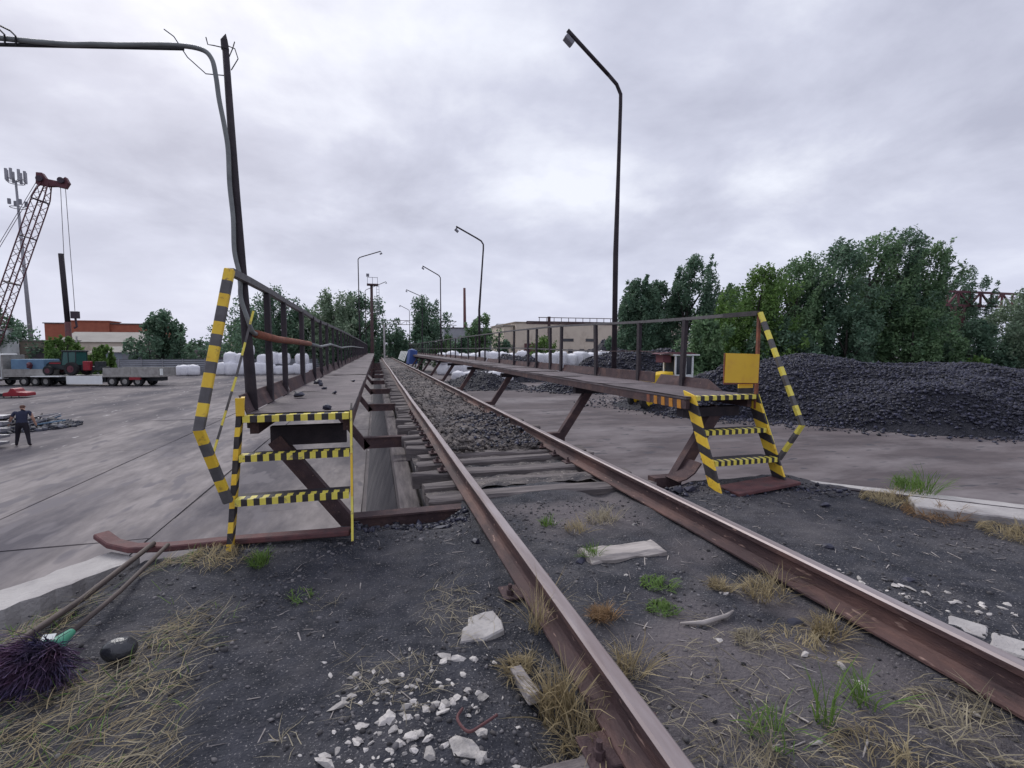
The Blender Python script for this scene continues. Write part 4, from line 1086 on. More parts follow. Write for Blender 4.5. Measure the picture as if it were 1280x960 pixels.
building('white hut far left under the crane boom', -65.6, -63.2, 108, 111, 5.0, 'truck_white', 'roof_grey', [(-64.9, -64.1, 3.2, 4.2)], name='hut', cat='hut')

def truss(parent, a, b, h, n, w, ms, name='truss'):
    a = Vector(a); b = Vector(b); up = Vector((0, 0, h))
    for q in (Vector((0, 0, 0)), up):
        m = MB(); m.bar(a + q, b + q, w, w); obj('chord', m, ms, parent)
    for i in range(n):
        p0 = a.lerp(b, i / n); p1 = a.lerp(b, (i + 1) / n)
        m = MB(); m.bar(p0 if i % 2 else p0 + up, p1 + up if i % 2 else p1, w * .7, w * .7, (0, 1, 0)); obj('brace', m, ms, parent)
        m = MB(); m.bar(p0, p0 + up, w * .7, w * .7, (0, 1, 0)); obj('brace', m, ms, parent)
# overhead gantry in front of the beige building
go = thing('overhead_gantry', (34.2, 95, YZ), 'dark overhead gantry with a railing before the beige building', 'gantry')
truss(go, (29.5, 95, 6.75), (58, 95, 6.75), 0.35, 4, .28, 'rust')
m = MB(); m.bar((32, 95, 8.0), (58, 95, 8.0), .14, .14); obj('handrail', m, 'rust', go)
for i in range(17): m = MB(); m.bar((32.2 + 1.6 * i, 95, 7.1), (32.2 + 1.6 * i, 95, 8.0), .1, .1, (0, 1, 0)); obj('post', m, 'rust', go)
for x in (34.3, 52): m = MB(); m.bar((x, 95, YZ), (x, 95, 8.2 if x < 40 else 6.7), .5, .45, (0, 1, 0)); obj('leg', m, 'rust', go)
# maroon gantry truss on the right
gm = thing('gantry_crane', (60, 37, YZ), 'maroon lattice gantry truss showing between the right trees', 'gantry')
truss(gm, (51.5, 36.6, 6.0), (74, 36.6, 6.0), 1.4, 14, .22, 'crane_maroon')
for x in (57.6, 58.6, 73): m = MB(); m.bar((x, 36.6, YZ), (x - .3 if x < 58 else x, 36.6, 6.0), .35, .35, (0, 1, 0)); obj('leg', m, 'crane_maroon', gm)
# pipe bridge far down the track
pb = thing('pipe_bridge', (8, 150, YZ), 'distant pipe bridge crossing the far end of the track', 'bridge')
truss(pb, (1.5, 150, 8.9), (24, 150, 8.9), 1.2, 12, .16, 'rust')
for x in (2.4, 12, 23): m = MB(); m.bar((x, 150, YZ), (x, 150, 8.6), .5, .5, (0, 1, 0)); obj('leg', m, 'rust', pb)
# signal mast with platform and ladder
ma = thing('signal_mast', (.4, 75, YZ), 'tall floodlight mast with a platform and ladder by the far track', 'mast')
m = MB(); m.tube([(-.55, 75, YZ), (-.45, 75, 10.8)], [.28, .2], 10); obj('shaft', m, 'rust', ma, smooth=True)
m = MB(); m.box(-1.1, .5, 74.4, 75.6, 10.8, 11.0); obj('platform', m, 'rust', ma)
for (x0, x1) in ((-1.05, .45),):
    m = MB(); m.bar((x0, 74.5, 11.9), (x1, 74.5, 11.9), .06, .06); obj('guard_rail', m, 'galv', ma)
    for x in (-1.0, -.3, .4): m = MB(); m.bar((x, 74.5, 11.0), (x, 74.5, 11.9 if x else 12), .06, .06, (0, 1, 0)); obj('guard_post', m, 'galv', ma)
m = MB(); m.cbox((-.95, 74.5, 12.2), (.4, .35, .4)); obj('floodlight', m, 'lamp_grey', ma)
for x in (.25, .6): m = MB(); m.bar((x, 74.6, 5.8), (x, 74.6, 11), .05, .05, (0, 1, 0)); obj('ladder_rail', m, 'galv', ma)
for i in range(12): m = MB(); m.bar((.25, 74.6, 6 + .42 * i), (.6, 74.6, 6 + .42 * i), .04, .04); obj('rung', m, 'galv', ma)
m = MB(); m.tube([(1.35, 84, YZ), (1.35, 84, 5.6)], .16, 8); tag(obj('concrete_post', m, 'concrete_pale'), 'slim pale post right of the floodlight mast at the track end', 'post')
m = MB(); m.tube([(28.4, 160, YZ), (28.3, 160, 21.6)], [.6, .4], 12); tag(obj('chimney_stack', m, 'maroon', smooth=True), 'slim rust coloured chimney stack behind the grey shed', 'chimney')
# blue tarpaulin and row of white boards on the far right walkway
m = MB()
m.add([(2.75, 44, .15), (3.5, 44, .2), (3.55, 44.2, 1.35), (2.95, 44.2, 1.45), (2.75, 47.5, .15), (3.5, 47.5, .2), (3.6, 47.3, 1.3), (2.9, 47.3, 1.4), (3.2, 45.8, 1.55)],
      [(0, 1, 2, 3), (5, 4, 7, 6), (0, 3, 7, 4), (1, 5, 6, 2), (3, 2, 8), (2, 6, 8), (6, 7, 8), (7, 3, 8)])
tag(obj('tarpaulin', m, 'tarp_blue'), 'blue tarpaulin bundle hanging at the far right walkway', 'tarpaulin')
for i in range(6):
    m = MB(); m.cbox((3.02, 53 + 2.6 * i, .75), (.06, .9, 1.1), Matrix.Rotation(rad(20), 3, 'Y'))
    tag(obj('white_board', m, 'label_white'), 'white board leaning along the far right walkway', 'board', 'white boards along the far walkway')

# ---- grey sheet fence
fe = thing('sheet_fence', (-30, 88.5, YZ), 'grey corrugated sheet fence along the back of the left yard', 'fence')
x = -44.0
while x < -8:
    wd = random.choice((2.8, 3.0, 3.1))
    m = MB(); nb = 8; z = YZ; vs = []
    for k in range(nb * 2 + 1):
        zz_ = YZ + 2.45 * k / (nb * 2); yy_ = 88.5 + (.05 if k % 2 else -.05)
        vs += [(x + .02, yy_, zz_), (x + wd - .02, yy_, zz_)]
    m.add(vs, [(2 * k, 2 * k + 1, 2 * k + 3, 2 * k + 2) for k in range(nb * 2)])
    m.add([(a_, b_ + .12, c_) for a_, b_, c_ in vs], [(2 * k + 2, 2 * k + 3, 2 * k + 1, 2 * k) for k in range(nb * 2)])
    obj('panel', m, 'sheet_grey', fe)
    m = MB(); m.box(x - .05, x + .05, 88.38, 88.44, YZ, YZ + 2.55); obj('post', m, 'galv', fe)
    x += wd
m = MB(); m.prism([(-33.5, YZ), (-19.8, YZ), (-20.2, 1.0), (-27.5, 1.1), (-33.0, 1.4)], 'y', 104, 104.4)
tag(obj('concrete_wall', m, 'concrete'), 'plain grey concrete wall beyond the fence', 'wall')
for (x, h, lb) in ((-47.0, 3.6, 'thin concrete lamp pole behind the trailer'), (-36.9, 4.0, 'slim wooden utility pole beside the round tree')):
    m = MB(); m.tube([(x, 96, YZ), (x, 96, h)], .13, 7); tag(obj('utility_pole', m, 'concrete_pale' if x < -40 else 'pole_wood'), lb, 'pole')
pal = thing('pallet_stack', (-24.6, 86, YZ), 'stack of brown wooden pallets between the white bags', 'pallets')
for k in range(6):
    m = MB(); m.box(-25.3, -23.9, 85.4, 86.6, YZ + .3 * k, YZ + .3 * k + .06); m.box(-25.3, -23.9, 85.4, 85.6, YZ + .3 * k + .06, YZ + .3 * k + .24); obj('pallet', m, 'orange_rust' if k < 4 else 'machine_dark', pal)

# ================================================================ CRANE, TELECOM MAST, TRUCKS
cr = thing('lattice_crane', (-47.2, 76, YZ), 'maroon lattice boom crane rising at the left edge', 'crane')
foot = Vector((-47.1, 76, -.6)); tip = Vector((-39.3, 76, 22.3))
d = (tip - foot); dn, sd_, ud_ = basis(d, (0, 1, 0))
hw = .62
nseg = 26
cor = []
for (a, b) in ((-1, -1), (1, -1), (1, 1), (-1, 1)):
    def P(t, a=a, b=b):
        k = min(1, .35 + t * 6) * min(1, .55 + (1 - t) * 5)
        return foot + d * t + sd_ * a * hw * k + ud_ * b * hw * k
    cor.append(P)
    m = MB(); m.tube([P(i / 12) for i in range(13)], .075, 5); obj('boom_chord', m, 'crane_maroon', cr)
for i in range(nseg):
    t0, t1 = i / nseg, (i + 1) / nseg
    for k in range(4):
        a, b = cor[k], cor[(k + 1) % 4]
        m = MB(); m.bar(a(t0) if i % 2 else b(t0), b(t1) if i % 2 else a(t1), .05, .05, (0, 1, .3)); obj('boom_brace', m, 'crane_maroon', cr)
for t in (.2, .45, .7, .9):
    for k in range(4):
        m = MB(); m.bar(cor[k](t), cor[(k + 1) % 4](t), .14, .14, (0, 1, .3)); obj('boom_frame', m, 'crane_dark', cr)
m = MB(); m.prism([(-40.3, 22.0), (-40.2, 23.4), (-39.6, 23.4), (-39.2, 22.7), (-37.9, 22.5), (-37.2, 23.1), (-36.9, 22.4), (-37.3, 21.7), (-38.3, 21.9), (-39.2, 21.8)], 'y', 75.7, 76.3); obj('boom_head', m, 'crane_maroon', cr)
for x in (-37.6, -39.8):
    m = MB(); m.tube([(x, 75.4, 22.6), (x, 76.6, 22.6)], .36, 12); obj('sheave', m, 'crane_dark', cr)
for (p0, p1) in (((-37.4, 76, 22.2), (-37.2, 76, 6.4)), ((-37.9, 76, 22.0), (-38.0, 76, 13.4)), ((-40.0, 76, 23.0), (-50.5, 76, 3.4)), ((-40.0, 76.4, 23.0), (-50.5, 76.4, 3.4))):
    m = MB(); m.tube([p0, p1], .035, 4); obj('rope', m, 'crane_dark', cr)
m = MB(); m.box(-52.5, -46.6, 74.4, 77.6, -.9, 2.2); m.box(-48.4, -46.4, 74.0, 75.2, -.6, 2.4); obj('machine_house', m, 'crane_maroon', cr)
for yy_ in (74.2, 77.2):
    m = MB(); m.prism([(-52.2, YZ + .5), (-51.6, YZ), (-46.6, YZ), (-46.0, YZ + .5), (-46.6, YZ + 1.0), (-51.6, YZ + 1.0)], 'y', yy_, yy_ + .8); obj('crawler_track', m, 'rubber', cr)
m = MB(); m.box(-51, -47.2, 75, 77.0, YZ + .9, -.9); obj('undercarriage', m, 'crane_dark', cr)
pi = thing('steel_pile', (-38.0, 76, YZ), 'dark steel pile standing upright, held by the crane ropes', 'pile')
m = MB(); m.tube([(-38.0, 76, YZ), (-38.05, 76, 5)], .33, 10); obj('lower_shaft', m, 'maroon', pi, smooth=True)
m = MB(); m.tube([(-38.05, 76, 5), (-38.3, 76, 13.6)], .29, 10); obj('upper_shaft', m, 'dark_steel', pi, smooth=True)
m = MB(); m.cbox((-37.2, 76, 5.9), (.8, .5, .9)); m.tube([(-37.2, 76, 5.5), (-37.1, 76, 4.4), (-37.4, 76, 4.2)], .12, 6)
tag(obj('hook_block', m, 'crane_dark'), 'dark crane hook block beside the upright steel pile', 'hook block')

tm = thing('telecom_mast', (-70, 128, YZ), 'pale grey telecom mast with panel antennas at the far left', 'mast')
mx_ = -71.0
m = MB(); m.tube([(mx_ + .4, 128, YZ), (mx_ - .5, 128, 36.5)], [.45, .2], 10); obj('shaft', m, 'galv', tm, smooth=True)
for zc in (31.0, 36.0):
    m = MB(); m.tube([(mx_ - .4 + 1.3 * math.cos(a_ * .628), 128 + 1.3 * math.sin(a_ * .628), zc) for a_ in range(11)], .08, 5, cap=False); obj('ring_platform', m, 'lamp_grey', tm)
for k in range(8):
    a_ = k * math.pi / 4; m = MB(); m.cbox((mx_ - .4 + 1.5 * math.cos(a_), 128 + 1.5 * math.sin(a_), 37.4), (.38, .32, 2.3)); obj('antenna', m, 'galv', tm)
    if k % 2: m = MB(); m.cbox((mx_ - .4 + 1.3 * math.cos(a_), 128 + 1.3 * math.sin(a_), 32.0), (.45, .35, 1.1)); obj('antenna', m, 'lamp_grey', tm)
    m = MB(); m.bar((mx_ - .4, 128, 36.3), (mx_ - .4 + 1.45 * math.cos(a_), 128 + 1.45 * math.sin(a_), 37), .08, .08); obj('bracket', m, 'lamp_grey', tm)

# vehicles are built around the origin facing -X, then placed
def wheel(parent, x, y, z, rr, w, hub='truck_grey'):
    t = MB(); n = 20
    prof = [(-w / 2, rr * .55), (-w / 2, rr * .93), (-w * .4, rr), (w * .4, rr), (w / 2, rr * .93), (w / 2, rr * .55)]
    vs = []; fs = []
    for i in range(n):
        a_ = 2 * math.pi * i / n
        for (yy_, q) in prof: vs.append((x + math.cos(a_) * q, y + yy_, z + math.sin(a_) * q))
    for i in range(n):
        for j in range(5):
            a0 = i * 6 + j; b0_ = ((i + 1) % n) * 6 + j; fs.append((a0, a0 + 1, b0_ + 1, b0_))
    t.add(vs, fs); o = obj('wheel', t, 'rubber', parent, smooth=False)
    h = MB(); h.tube([(x, y - w * .42, z), (x, y + w * .42, z)], rr * .56, 14); h.tube([(x, y - w * .5, z), (x, y + w * .5, z)], rr * .22, 10); obj('rim', h, hub, o)
    return o
TR = thing('flatbed_truck', (0, 0, 0), 'white flatbed truck with a drop side bed of blue load at the left edge', 'truck')
m = MB(); m.prism([(-3.3, .75), (-.95, .75), (-.95, 3.2), (-2.9, 3.2), (-3.25, 2.2)], 'y', -1.2, 1.2); obj('cab', m, 'truck_white', TR, bevel=.06)
m = MB(); m.prism([(-2.85, 2.15), (-1.9, 2.15), (-1.9, 2.95), (-2.72, 2.95)], 'y', -1.23, -1.205); obj('side_window', m, 'glass_dark', TR)
m = MB(); m.box(-1.5, -1.0, -1.24, -1.2, 1.0, 2.9); obj('side_fairing', m, 'truck_grey', TR)
m = MB(); m.box(-2.7, -1.1, -.9, .9, 3.22, 3.5); obj('roof_deflector', m, 'truck_white', TR, bevel=.06)
m = MB(); m.box(-3.35, -3.2, -1.15, 1.15, .45, .85); obj('bumper', m, 'machine_dark', TR)
m = MB(); m.box(-3.2, 3.6, -.45, .45, .62, .92); obj('chassis', m, 'machine_dark', TR)
m = MB(); m.box(-.75, 3.72, -1.25, 1.25, 1.02, 1.16); obj('bed', m, 'truck_grey', TR)
m = MB(); m.box(-.85, -.68, -1.25, 1.25, .92, 3.4); obj('headboard', m, 'truck_grey', TR)
for s_ in (-1, 1):
    for k in range(2):
        m = MB(); m.box(-.65 + 2.18 * k, 1.5 + 2.18 * k, s_ * 1.24 - .03, s_ * 1.24 + .03, 1.17, 1.85); obj('drop_side', m, 'truck_grey', TR)
m = MB(); m.box(3.70, 3.77, -1.2, 1.2, 1.17, 1.85); obj('tailboard', m, 'truck_grey', TR)
m = MB(); m.box(-.1, 3.4, -1.0, 1.0, 1.17, 2.9); obj('load_box', m, 'load_blue', TR, bevel=.05)
m = MB(); m.lump((2.0, -1.05, 2.3), .55, (1, .5, 1)); obj('load_bundle', m, 'crane_maroon', TR)
for x in (-2.2, 1.3, 2.5):
    for yy_ in (-1.0, 1.0): wheel(TR, x, yy_, .5, .5, .35)
TL = thing('drop_side_trailer', (0, 0, 0), 'long pale flat trailer with drop sides carrying a dark tractor', 'trailer')
m = MB(); m.box(-5.7, 7.2, -.5, .5, .55, 1.0); obj('chassis', m, 'machine_dark', TL)
m = MB(); m.box(-2.4, 1.6, -1.1, 1.1, .45, .95); obj('storage_locker', m, 'machine_dark', TL)
m = MB(); m.box(-5.9, 7.6, -1.27, 1.27, 1.0, 1.15); obj('bed', m, 'truck_grey', TL)
for s_ in (-1, 1):
    for k in range(2):
        m = MB(); m.box(1.5 + 3.05 * k, 4.5 + 3.05 * k, s_ * 1.27 - .035, s_ * 1.27 + .035, 1.16, 2.0); obj('drop_side', m, 'truck_grey', TL)
m = MB(); m.box(-2.5, 1.4, -1.32, -1.27, .25, 1.13); obj('lowered_side', m, 'truck_white', TL)
m = MB(); m.box(-5.8, -2.7, -1.9, -1.27, 1.05, 1.14); obj('lowered_side', m, 'truck_white', TL)
m = MB(); m.box(7.56, 7.63, -1.25, 1.25, 1.16, 2.0); obj('tailboard', m, 'truck_grey', TL)
m = MB(); m.box(7.66, 7.75, -1.3, -.95, 1.2, 1.9); obj('marker_board', m, 'label_white', TL)
m = MB(); m.cbox((4.9, -1.2, .85), (1.2, .2, .28)); obj('tool_box', m, 'machine_red', TL)
for x in (-4.9, 2.3, 3.7, 5.1):
    for yy_ in (-1.0, 1.0): wheel(TL, x, yy_, .52, .52, .36)
TT = thing('farm_tractor', (0, 0, 0), 'dark tractor with green tinted cab standing on the trailer', 'tractor')
m = MB(); m.prism([(-2.3, .7), (-.3, .6), (-.3, 1.55), (-1.9, 1.5), (-2.3, 1.2)], 'y', -.42, .42); obj('bonnet', m, 'machine_dark', TT, bevel=.05)
m = MB(); m.prism([(-.35, 1.1), (1.25, 1.1), (1.3, 2.55), (-.1, 2.55)], 'y', -.7, .7); obj('cab_glass', m, 'glass_teal', TT, bevel=.04)
m = MB(); m.box(-.25, 1.45, -.8, .8, 2.56, 2.72); obj('cab_roof', m, 'machine_dark', TT, bevel=.05)
for x0, x1 in ((-.36, -.12), (1.24, 1.3), (.45, .47)):
    for s_ in (-1, 1): m = MB(); m.bar((x0, s_ * .71, 1.1), (x1, s_ * .71, 2.56), .07, .07, (0, 1, 0)); obj('cab_pillar', m, 'machine_dark', TT)
m = MB(); m.box(-.3, 1.6, -.35, .35, .5, 1.12); obj('transmission', m, 'machine_dark', TT)
m = MB(); m.cbox((2.55, -.7, 1.05), (.75, .5, 1.0)); obj('ballast_box', m, 'machine_red', TT, bevel=.06)
m = MB(); m.box(1.5, 3.9, -.6, .6, .55, .95); m.box(3.2, 3.5, -.6, .6, .9, 1.5); obj('rear_attachment', m, 'machine_dark', TT)
m = MB(); m.bar((-2.3, -.55, .8), (-3.3, -.55, .35), .12, .12); m.bar((-2.3, .55, .8), (-3.3, .55, .35), .12, .12); obj('loader_arm', m, 'machine_dark', TT)
m = MB(); m.cbox((-1.2, -.46, 1.32), (1.3, .05, .14)); obj('bonnet_stripe', m, 'machine_red', TT)
for yy_ in (-.95, .95): wheel(TT, 1.0, yy_, .72, .72, .42, 'crane_maroon'); wheel(TT, -1.65, yy_ * .9, .52, .52, .32, 'crane_maroon')
def place(o, x, y, z, rz): o.location = (x, y, z); o.rotation_euler = (0, 0, rad(rz))
place(TR, -37.8, 66.4, YZ, -14)
place(TL, -29.4, 63.9, YZ, -16)
place(TT, -32.4, 64.7, YZ + 1.15, -16)

# red low machine parked in front of the truck
rm = thing('field_implement', (-28.9, 49.6, YZ), 'low dark implement with a red cover lying before the truck', 'machine')
m = MB(); m.prism([(-30.4, YZ + .12), (-30.4, YZ + .42), (-27.9, YZ + .36), (-27.8, YZ + .12)], 'y', 49.2, 50.2); obj('frame', m, 'machine_dark', rm)
m = MB(); m.prism([(-29.3, YZ + .14), (-29.25, YZ + .45), (-28.9, YZ + .5), (-28.75, YZ + .8), (-28.5, YZ + .75), (-28.35, YZ + .48), (-27.7, YZ + .42), (-27.65, YZ + .14)], 'y', 49.05, 50.25); obj('cover', m, 'machine_red', rm, bevel=.04)
for k in range(5):
    m = MB(); m.bar((-30.3 + .5 * k, 49.1, YZ + .4), (-30.15 + .5 * k, 49.05, YZ + .02), .05, .05); obj('tine', m, 'machine_dark', rm)

# small wheel loader between the coal heaps
lo = thing('wheel_loader', (17.6, 28.5, YZ), 'small yellow loader with white cab and red roof between coal heaps', 'loader')
m = MB(); m.prism([(16.6, YZ + 1.2), (18.8, YZ + 1.2), (18.8, YZ + 2.5), (17.4, YZ + 2.3), (16.6, YZ + 2.1)], 'y', 28.0, 29.4); obj('body', m, 'machine_yellow', lo, bevel=.05)
m = MB(); m.box(16.35, 16.95, 27.75, 28.5, YZ + 1.35, YZ + 2.25); obj('engine_grille', m, 'machine_yellow', lo, bevel=.05)
m = MB(); m.box(18.9, 20.3, 28.0, 29.4, YZ + 1.3, YZ + 2.3); obj('cab_base', m, 'truck_white', lo)
for x in (18.95, 20.25, 19.7):
    for yy_ in (28.05, 29.35): m = MB(); m.bar((x, yy_, YZ + 2.3), (x, yy_, YZ + 3.55), .1, .1, (0, 1, 0)); obj('cab_pillar', m, 'truck_white', lo)
m = MB(); m.box(18.98, 20.22, 28.1, 29.3, YZ + 2.31, YZ + 3.5); obj('cab_glass', m, 'glass_dark', lo)
m = MB(); m.box(18.7, 20.7, 27.9, 29.5, YZ + 3.56, YZ + 3.64); obj('cab_rim', m, 'truck_white', lo)
m = MB(); m.prism([(18.0, YZ + 3.66), (20.6, YZ + 3.66), (20.0, YZ + 3.78), (18.4, YZ + 3.78)], 'y', 27.95, 29.45); obj('roof', m, 'crane_maroon', lo)
m = MB(); m.box(18.2, 18.8, 28.3, 29.2, YZ + 3.1, YZ + 3.6); obj('roof_box', m, 'crane_maroon', lo)
for x in (17.0, 19.8):
    for yy_ in (27.9, 29.5): wheel(lo, x, yy_, YZ + .65, .65, .4, 'machine_yellow')

# ---- left edge: scrap heap, slatted frames, worker
sc = thing('scrap_heap', (-17.5, 30, YZ), 'dark heap of scrap and rubble at the left edge behind the worker', 'scrap')
n = 1500; a = RNG.uniform(0, 6.28, n); q = np.sqrt(RNG.random(n))
px = -18.4 + 3.4 * q * np.cos(a); py = 30.2 + 2.3 * q * np.sin(a); pz = YZ + .02 + .4 * np.clip(1 - q, 0, 1) * (1 + .6 * np.sin(a * 3))
V, F = lumps_np(np.stack([px, py, pz], -1), .03 + .2 * RNG.random(n) ** 2.5, .4, .6)
o = raw('rubble', V, F, 'scrap_mix', sc, origin=(-17.5, 30, YZ)); o['kind'] = 'stuff'
for k in range(14):
    x = random.uniform(-20, -15.3); y = random.uniform(28.6, 31.5); m = MB(); a_ = random.uniform(0, 3.14)
    m.bar((x, y, YZ + random.uniform(.1, .5)), (x + 1.1 * math.cos(a_), y + 1.1 * math.sin(a_), YZ + random.uniform(.1, .6)), .06, .06); obj('scrap_bar', m, random.choice(['dark_steel', 'galv', 'load_blue']), sc)
st = thing('slat_stack', (-15.15, 24.3, YZ), 'stack of pale metal slat frames at the left edge beside the worker', 'frames')
for k in range(5):
    m = MB(); z = YZ + .12 + .27 * k; m.bar((-16.6, 24.35 - .04 * k, z + .12), (-14.5 + .05 * k, 24.2, z + .07), .55, .10); obj('slat', m, 'galv', st)
for x in (-16.3, -14.72): m = MB(); m.bar((x, 24.05, YZ), (x, 24.1, YZ + 1.42), .10, .10, (0, 1, 0)); obj('upright', m, 'galv', st)

def person():
    cx, cy, z0 = -13.98, 24.4, YZ
    sk = [  # name, xyz, radius
        ('pel', (0, 0, .93), .155), ('wa', (0, 0, 1.10), .145), ('ch', (0.02, -.0, 1.30), .175), ('sh', (.03, .03, 1.44), .13), ('nk', (.03, .06, 1.52), .058), ('hd', (.03, .09, 1.62), .095), ('ht', (.03, .10, 1.70), .075),
        ('sl', (-.20, .03, 1.42), .078), ('el', (-.31, .04, 1.17), .056), ('wl', (-.40, .16, .98), .04), ('hl', (-.43, .2, .91), .036),
        ('sr', (.23, .03, 1.42), .078), ('er', (.32, .0, 1.16), .056), ('wr', (.37, .08, .94), .04), ('hr', (.39, .12, .86), .04),
        ('ll', (-.11, 0, .86), .115), ('kl', (-.17, .14, .49), .08), ('al', (-.22, .10, .09), .052), ('tl', (-.24, .25, .045), .047),
        ('lr', (.11, 0, .86), .115), ('kr', (.15, -.02, .47), .08), ('ar', (.21, -.20, .10), .052), ('tr', (.23, -.06, .045), .047)]
    ed = [('pel', 'wa'), ('wa', 'ch'), ('ch', 'sh'), ('sh', 'nk'), ('nk', 'hd'), ('hd', 'ht'), ('ch', 'sl'), ('sl', 'el'), ('el', 'wl'), ('wl', 'hl'), ('ch', 'sr'), ('sr', 'er'), ('er', 'wr'), ('wr', 'hr'),
          ('pel', 'll'), ('ll', 'kl'), ('kl', 'al'), ('al', 'tl'), ('pel', 'lr'), ('lr', 'kr'), ('kr', 'ar'), ('ar', 'tr')]
    fingers = []
    for h, sx in (('hl', -1), ('hr', 1)):
        b = Vector(dict((n, p) for n, p, _ in sk)[h])
        for k in range(5):
            q = [(-.02, .03), (-.008, .03), (.006, .03), (.018, .025), (.03, 0)][k]
            sk.append((h + 'f%d' % k, tuple(b + Vector((sx * .012, q[0] * 1.3, -.045 if k < 4 else -.01)) + Vector((0, .03 if k == 4 else 0, 0))), .011))
            sk.append((h + 'g%d' % k, tuple(b + Vector((sx * .01, q[0] * 1.5 + .012, -.085 + .008 * abs(k - 1.5) if k < 4 else -.04)) + Vector((0, .04 if k == 4 else 0, 0))), .009))
            ed += [(h, h + 'f%d' % k), (h + 'f%d' % k, h + 'g%d' % k)]
    ix = {n: i for i, (n, _, _) in enumerate(sk)}
    me = bpy.data.meshes.new('body')
    me.from_pydata([p for _, p, _ in sk], [(ix[a], ix[b]) for a, b in ed], [])
    o = bpy.data.objects.new('body', me); C.objects.link(o)
    o.modifiers.new('skin', 'SKIN'); sb = o.modifiers.new('sub', 'SUBSURF'); sb.levels = 2; sb.render_levels = 2
    for i, (_, _, rr) in enumerate(sk):
        dv = me.skin_vertices[0].data[i]
        k = (rr * 1.15, rr * .72) if sk[i][0] in ('pel', 'wa', 'ch', 'sh') else (rr, rr)
        dv.radius = k; dv.use_root = (i == 0)
    dg = bpy.context.evaluated_depsgraph_get()
    m2 = bpy.data.meshes.new_from_object(o.evaluated_get(dg))
    bpy.data.objects.remove(o)
    for x in ('skin', 'shirt_navy', 'trouser_black', 'shoe', 'hair'): m2.materials.append(MATS[x])
    if len(m2.materials) > 5:
        while len(m2.materials) > 5: m2.materials.pop(index=0)
    for p in m2.polygons:
        c = p.center; p.use_smooth = True
        if c.z > 1.615 or (c.z > 1.56 and c.y < .06): mi = 4
        elif c.z > 1.49: mi = 0
        elif c.z > .98 and abs(c.x) < .31 and (c.z > 1.24 or abs(c.x) < .22): mi = 1
        elif c.z < .12: mi = 3
        elif abs(c.x) < .30 and c.z < 1.0 and not (c.z > .8 and abs(c.x) > .28): mi = 2
        elif c.z < .75: mi = 2
        else: mi = 0
        p.material_index = mi
    b = bpy.data.objects.new('body', m2); C.objects.link(b)
    t = thing('person', (cx, cy, z0), 'person in navy t-shirt and black trousers walking away by the slat frames', 'person')
    b.parent = t
    t.rotation_euler = (0, 0, rad(20))
    for sx in (-.08, .14):
        e_ = MB(); e_.lump((.03 + (.088 if sx > 0 else -.088), .09, 1.615), .022, (.5, 1, 1.3), .1); obj('ear', e_, 'skin', None, origin=(0, 0, 0)).parent = t
    gm_ = MB(); gm_.lump((.40, .14, .77), .075, (.6, .8, 1.2), .2); g_ = obj('work_gloves', gm_, 'bag_black', None, origin=(0, 0, 0))
    g_.location = (cx, cy, z0); g_.rotation_euler = (0, 0, rad(20)); tag(g_, 'dark work gloves held in the hand of the walking worker', 'gloves')
person()

# ================================================================ FOREGROUND
def gz_(x, y): return float(gh(np.array(x), np.array(y)))
# fine grit and coal crumbs over the embankment
n = 32000
px = RNG.uniform(-2.6, 5.0, n); py = RNG.uniform(0.7, 4.35, n)
ok = (px > xl_np(py) + .05) & (px < 4.4 + np.maximum(0, 3.95 - py)) & (py < np.vectorize(yf)(px) - .03)
ok &= (np.abs(px - XL) > .085) & (np.abs(px - XR) > .085)
dens = np.clip(.25 + .8 * VNB.fbm(px * 1.6 + 9, py * 1.6, 3), .05, 1) + .6 * (py > 3.6)
ok &= RNG.random(n) < dens
px, py = px[ok], py[ok]; rr = .002 + .013 * RNG.random(len(px)) ** 3.6
V, F = lumps_np(np.stack([px, py, gh(px, py) + rr * .2], -1), rr, .3)
tag(raw('coal_grit', V, F, 'grit'), 'fine dark grit scattered over the black ground', 'grit', kind='stuff')
# coarse rubble on the track bed
n = 9000
py = 6.7 + 32 * RNG.random(n) ** 1.8; px = RNG.uniform(.93, 2.40, n)
rr = .006 + .032 * RNG.random(n) ** 3
bz = -0.09 + 0.13 + 0.06 * VNB.fbm(px * 1.2, py * .8, 3) + 0.05 * VNC.fbm(px * 7, py * 7, 3)
V, F = lumps_np(np.stack([px, py, bz + rr * .2], -1), rr, .35)
tag(raw('ballast_stones', V, F, 'ballast'), 'rough stones and coal between the rails', 'ballast', kind='stuff')
n = 1500
py = 6.85 + 3.2 * RNG.random(n); px = RNG.uniform(1.3, 2.38, n)
ok = RNG.random(n) < np.clip((px - 1.2) / .9, .1, 1); px, py = px[ok], py[ok]
rr = .010 + .032 * RNG.random(len(px)) ** 2
bz = 0.04 + 0.06 * VNB.fbm(px * 1.2, py * .8, 3) + 0.05 * VNC.fbm(px * 7, py * 7, 3)
V, F = lumps_np(np.stack([px, py, bz + rr * .25], -1), rr, .35)
tag(raw('spilled_coal', V, F, 'coal'), 'black coal spilled along the inside of the right rail', 'coal', kind='stuff')
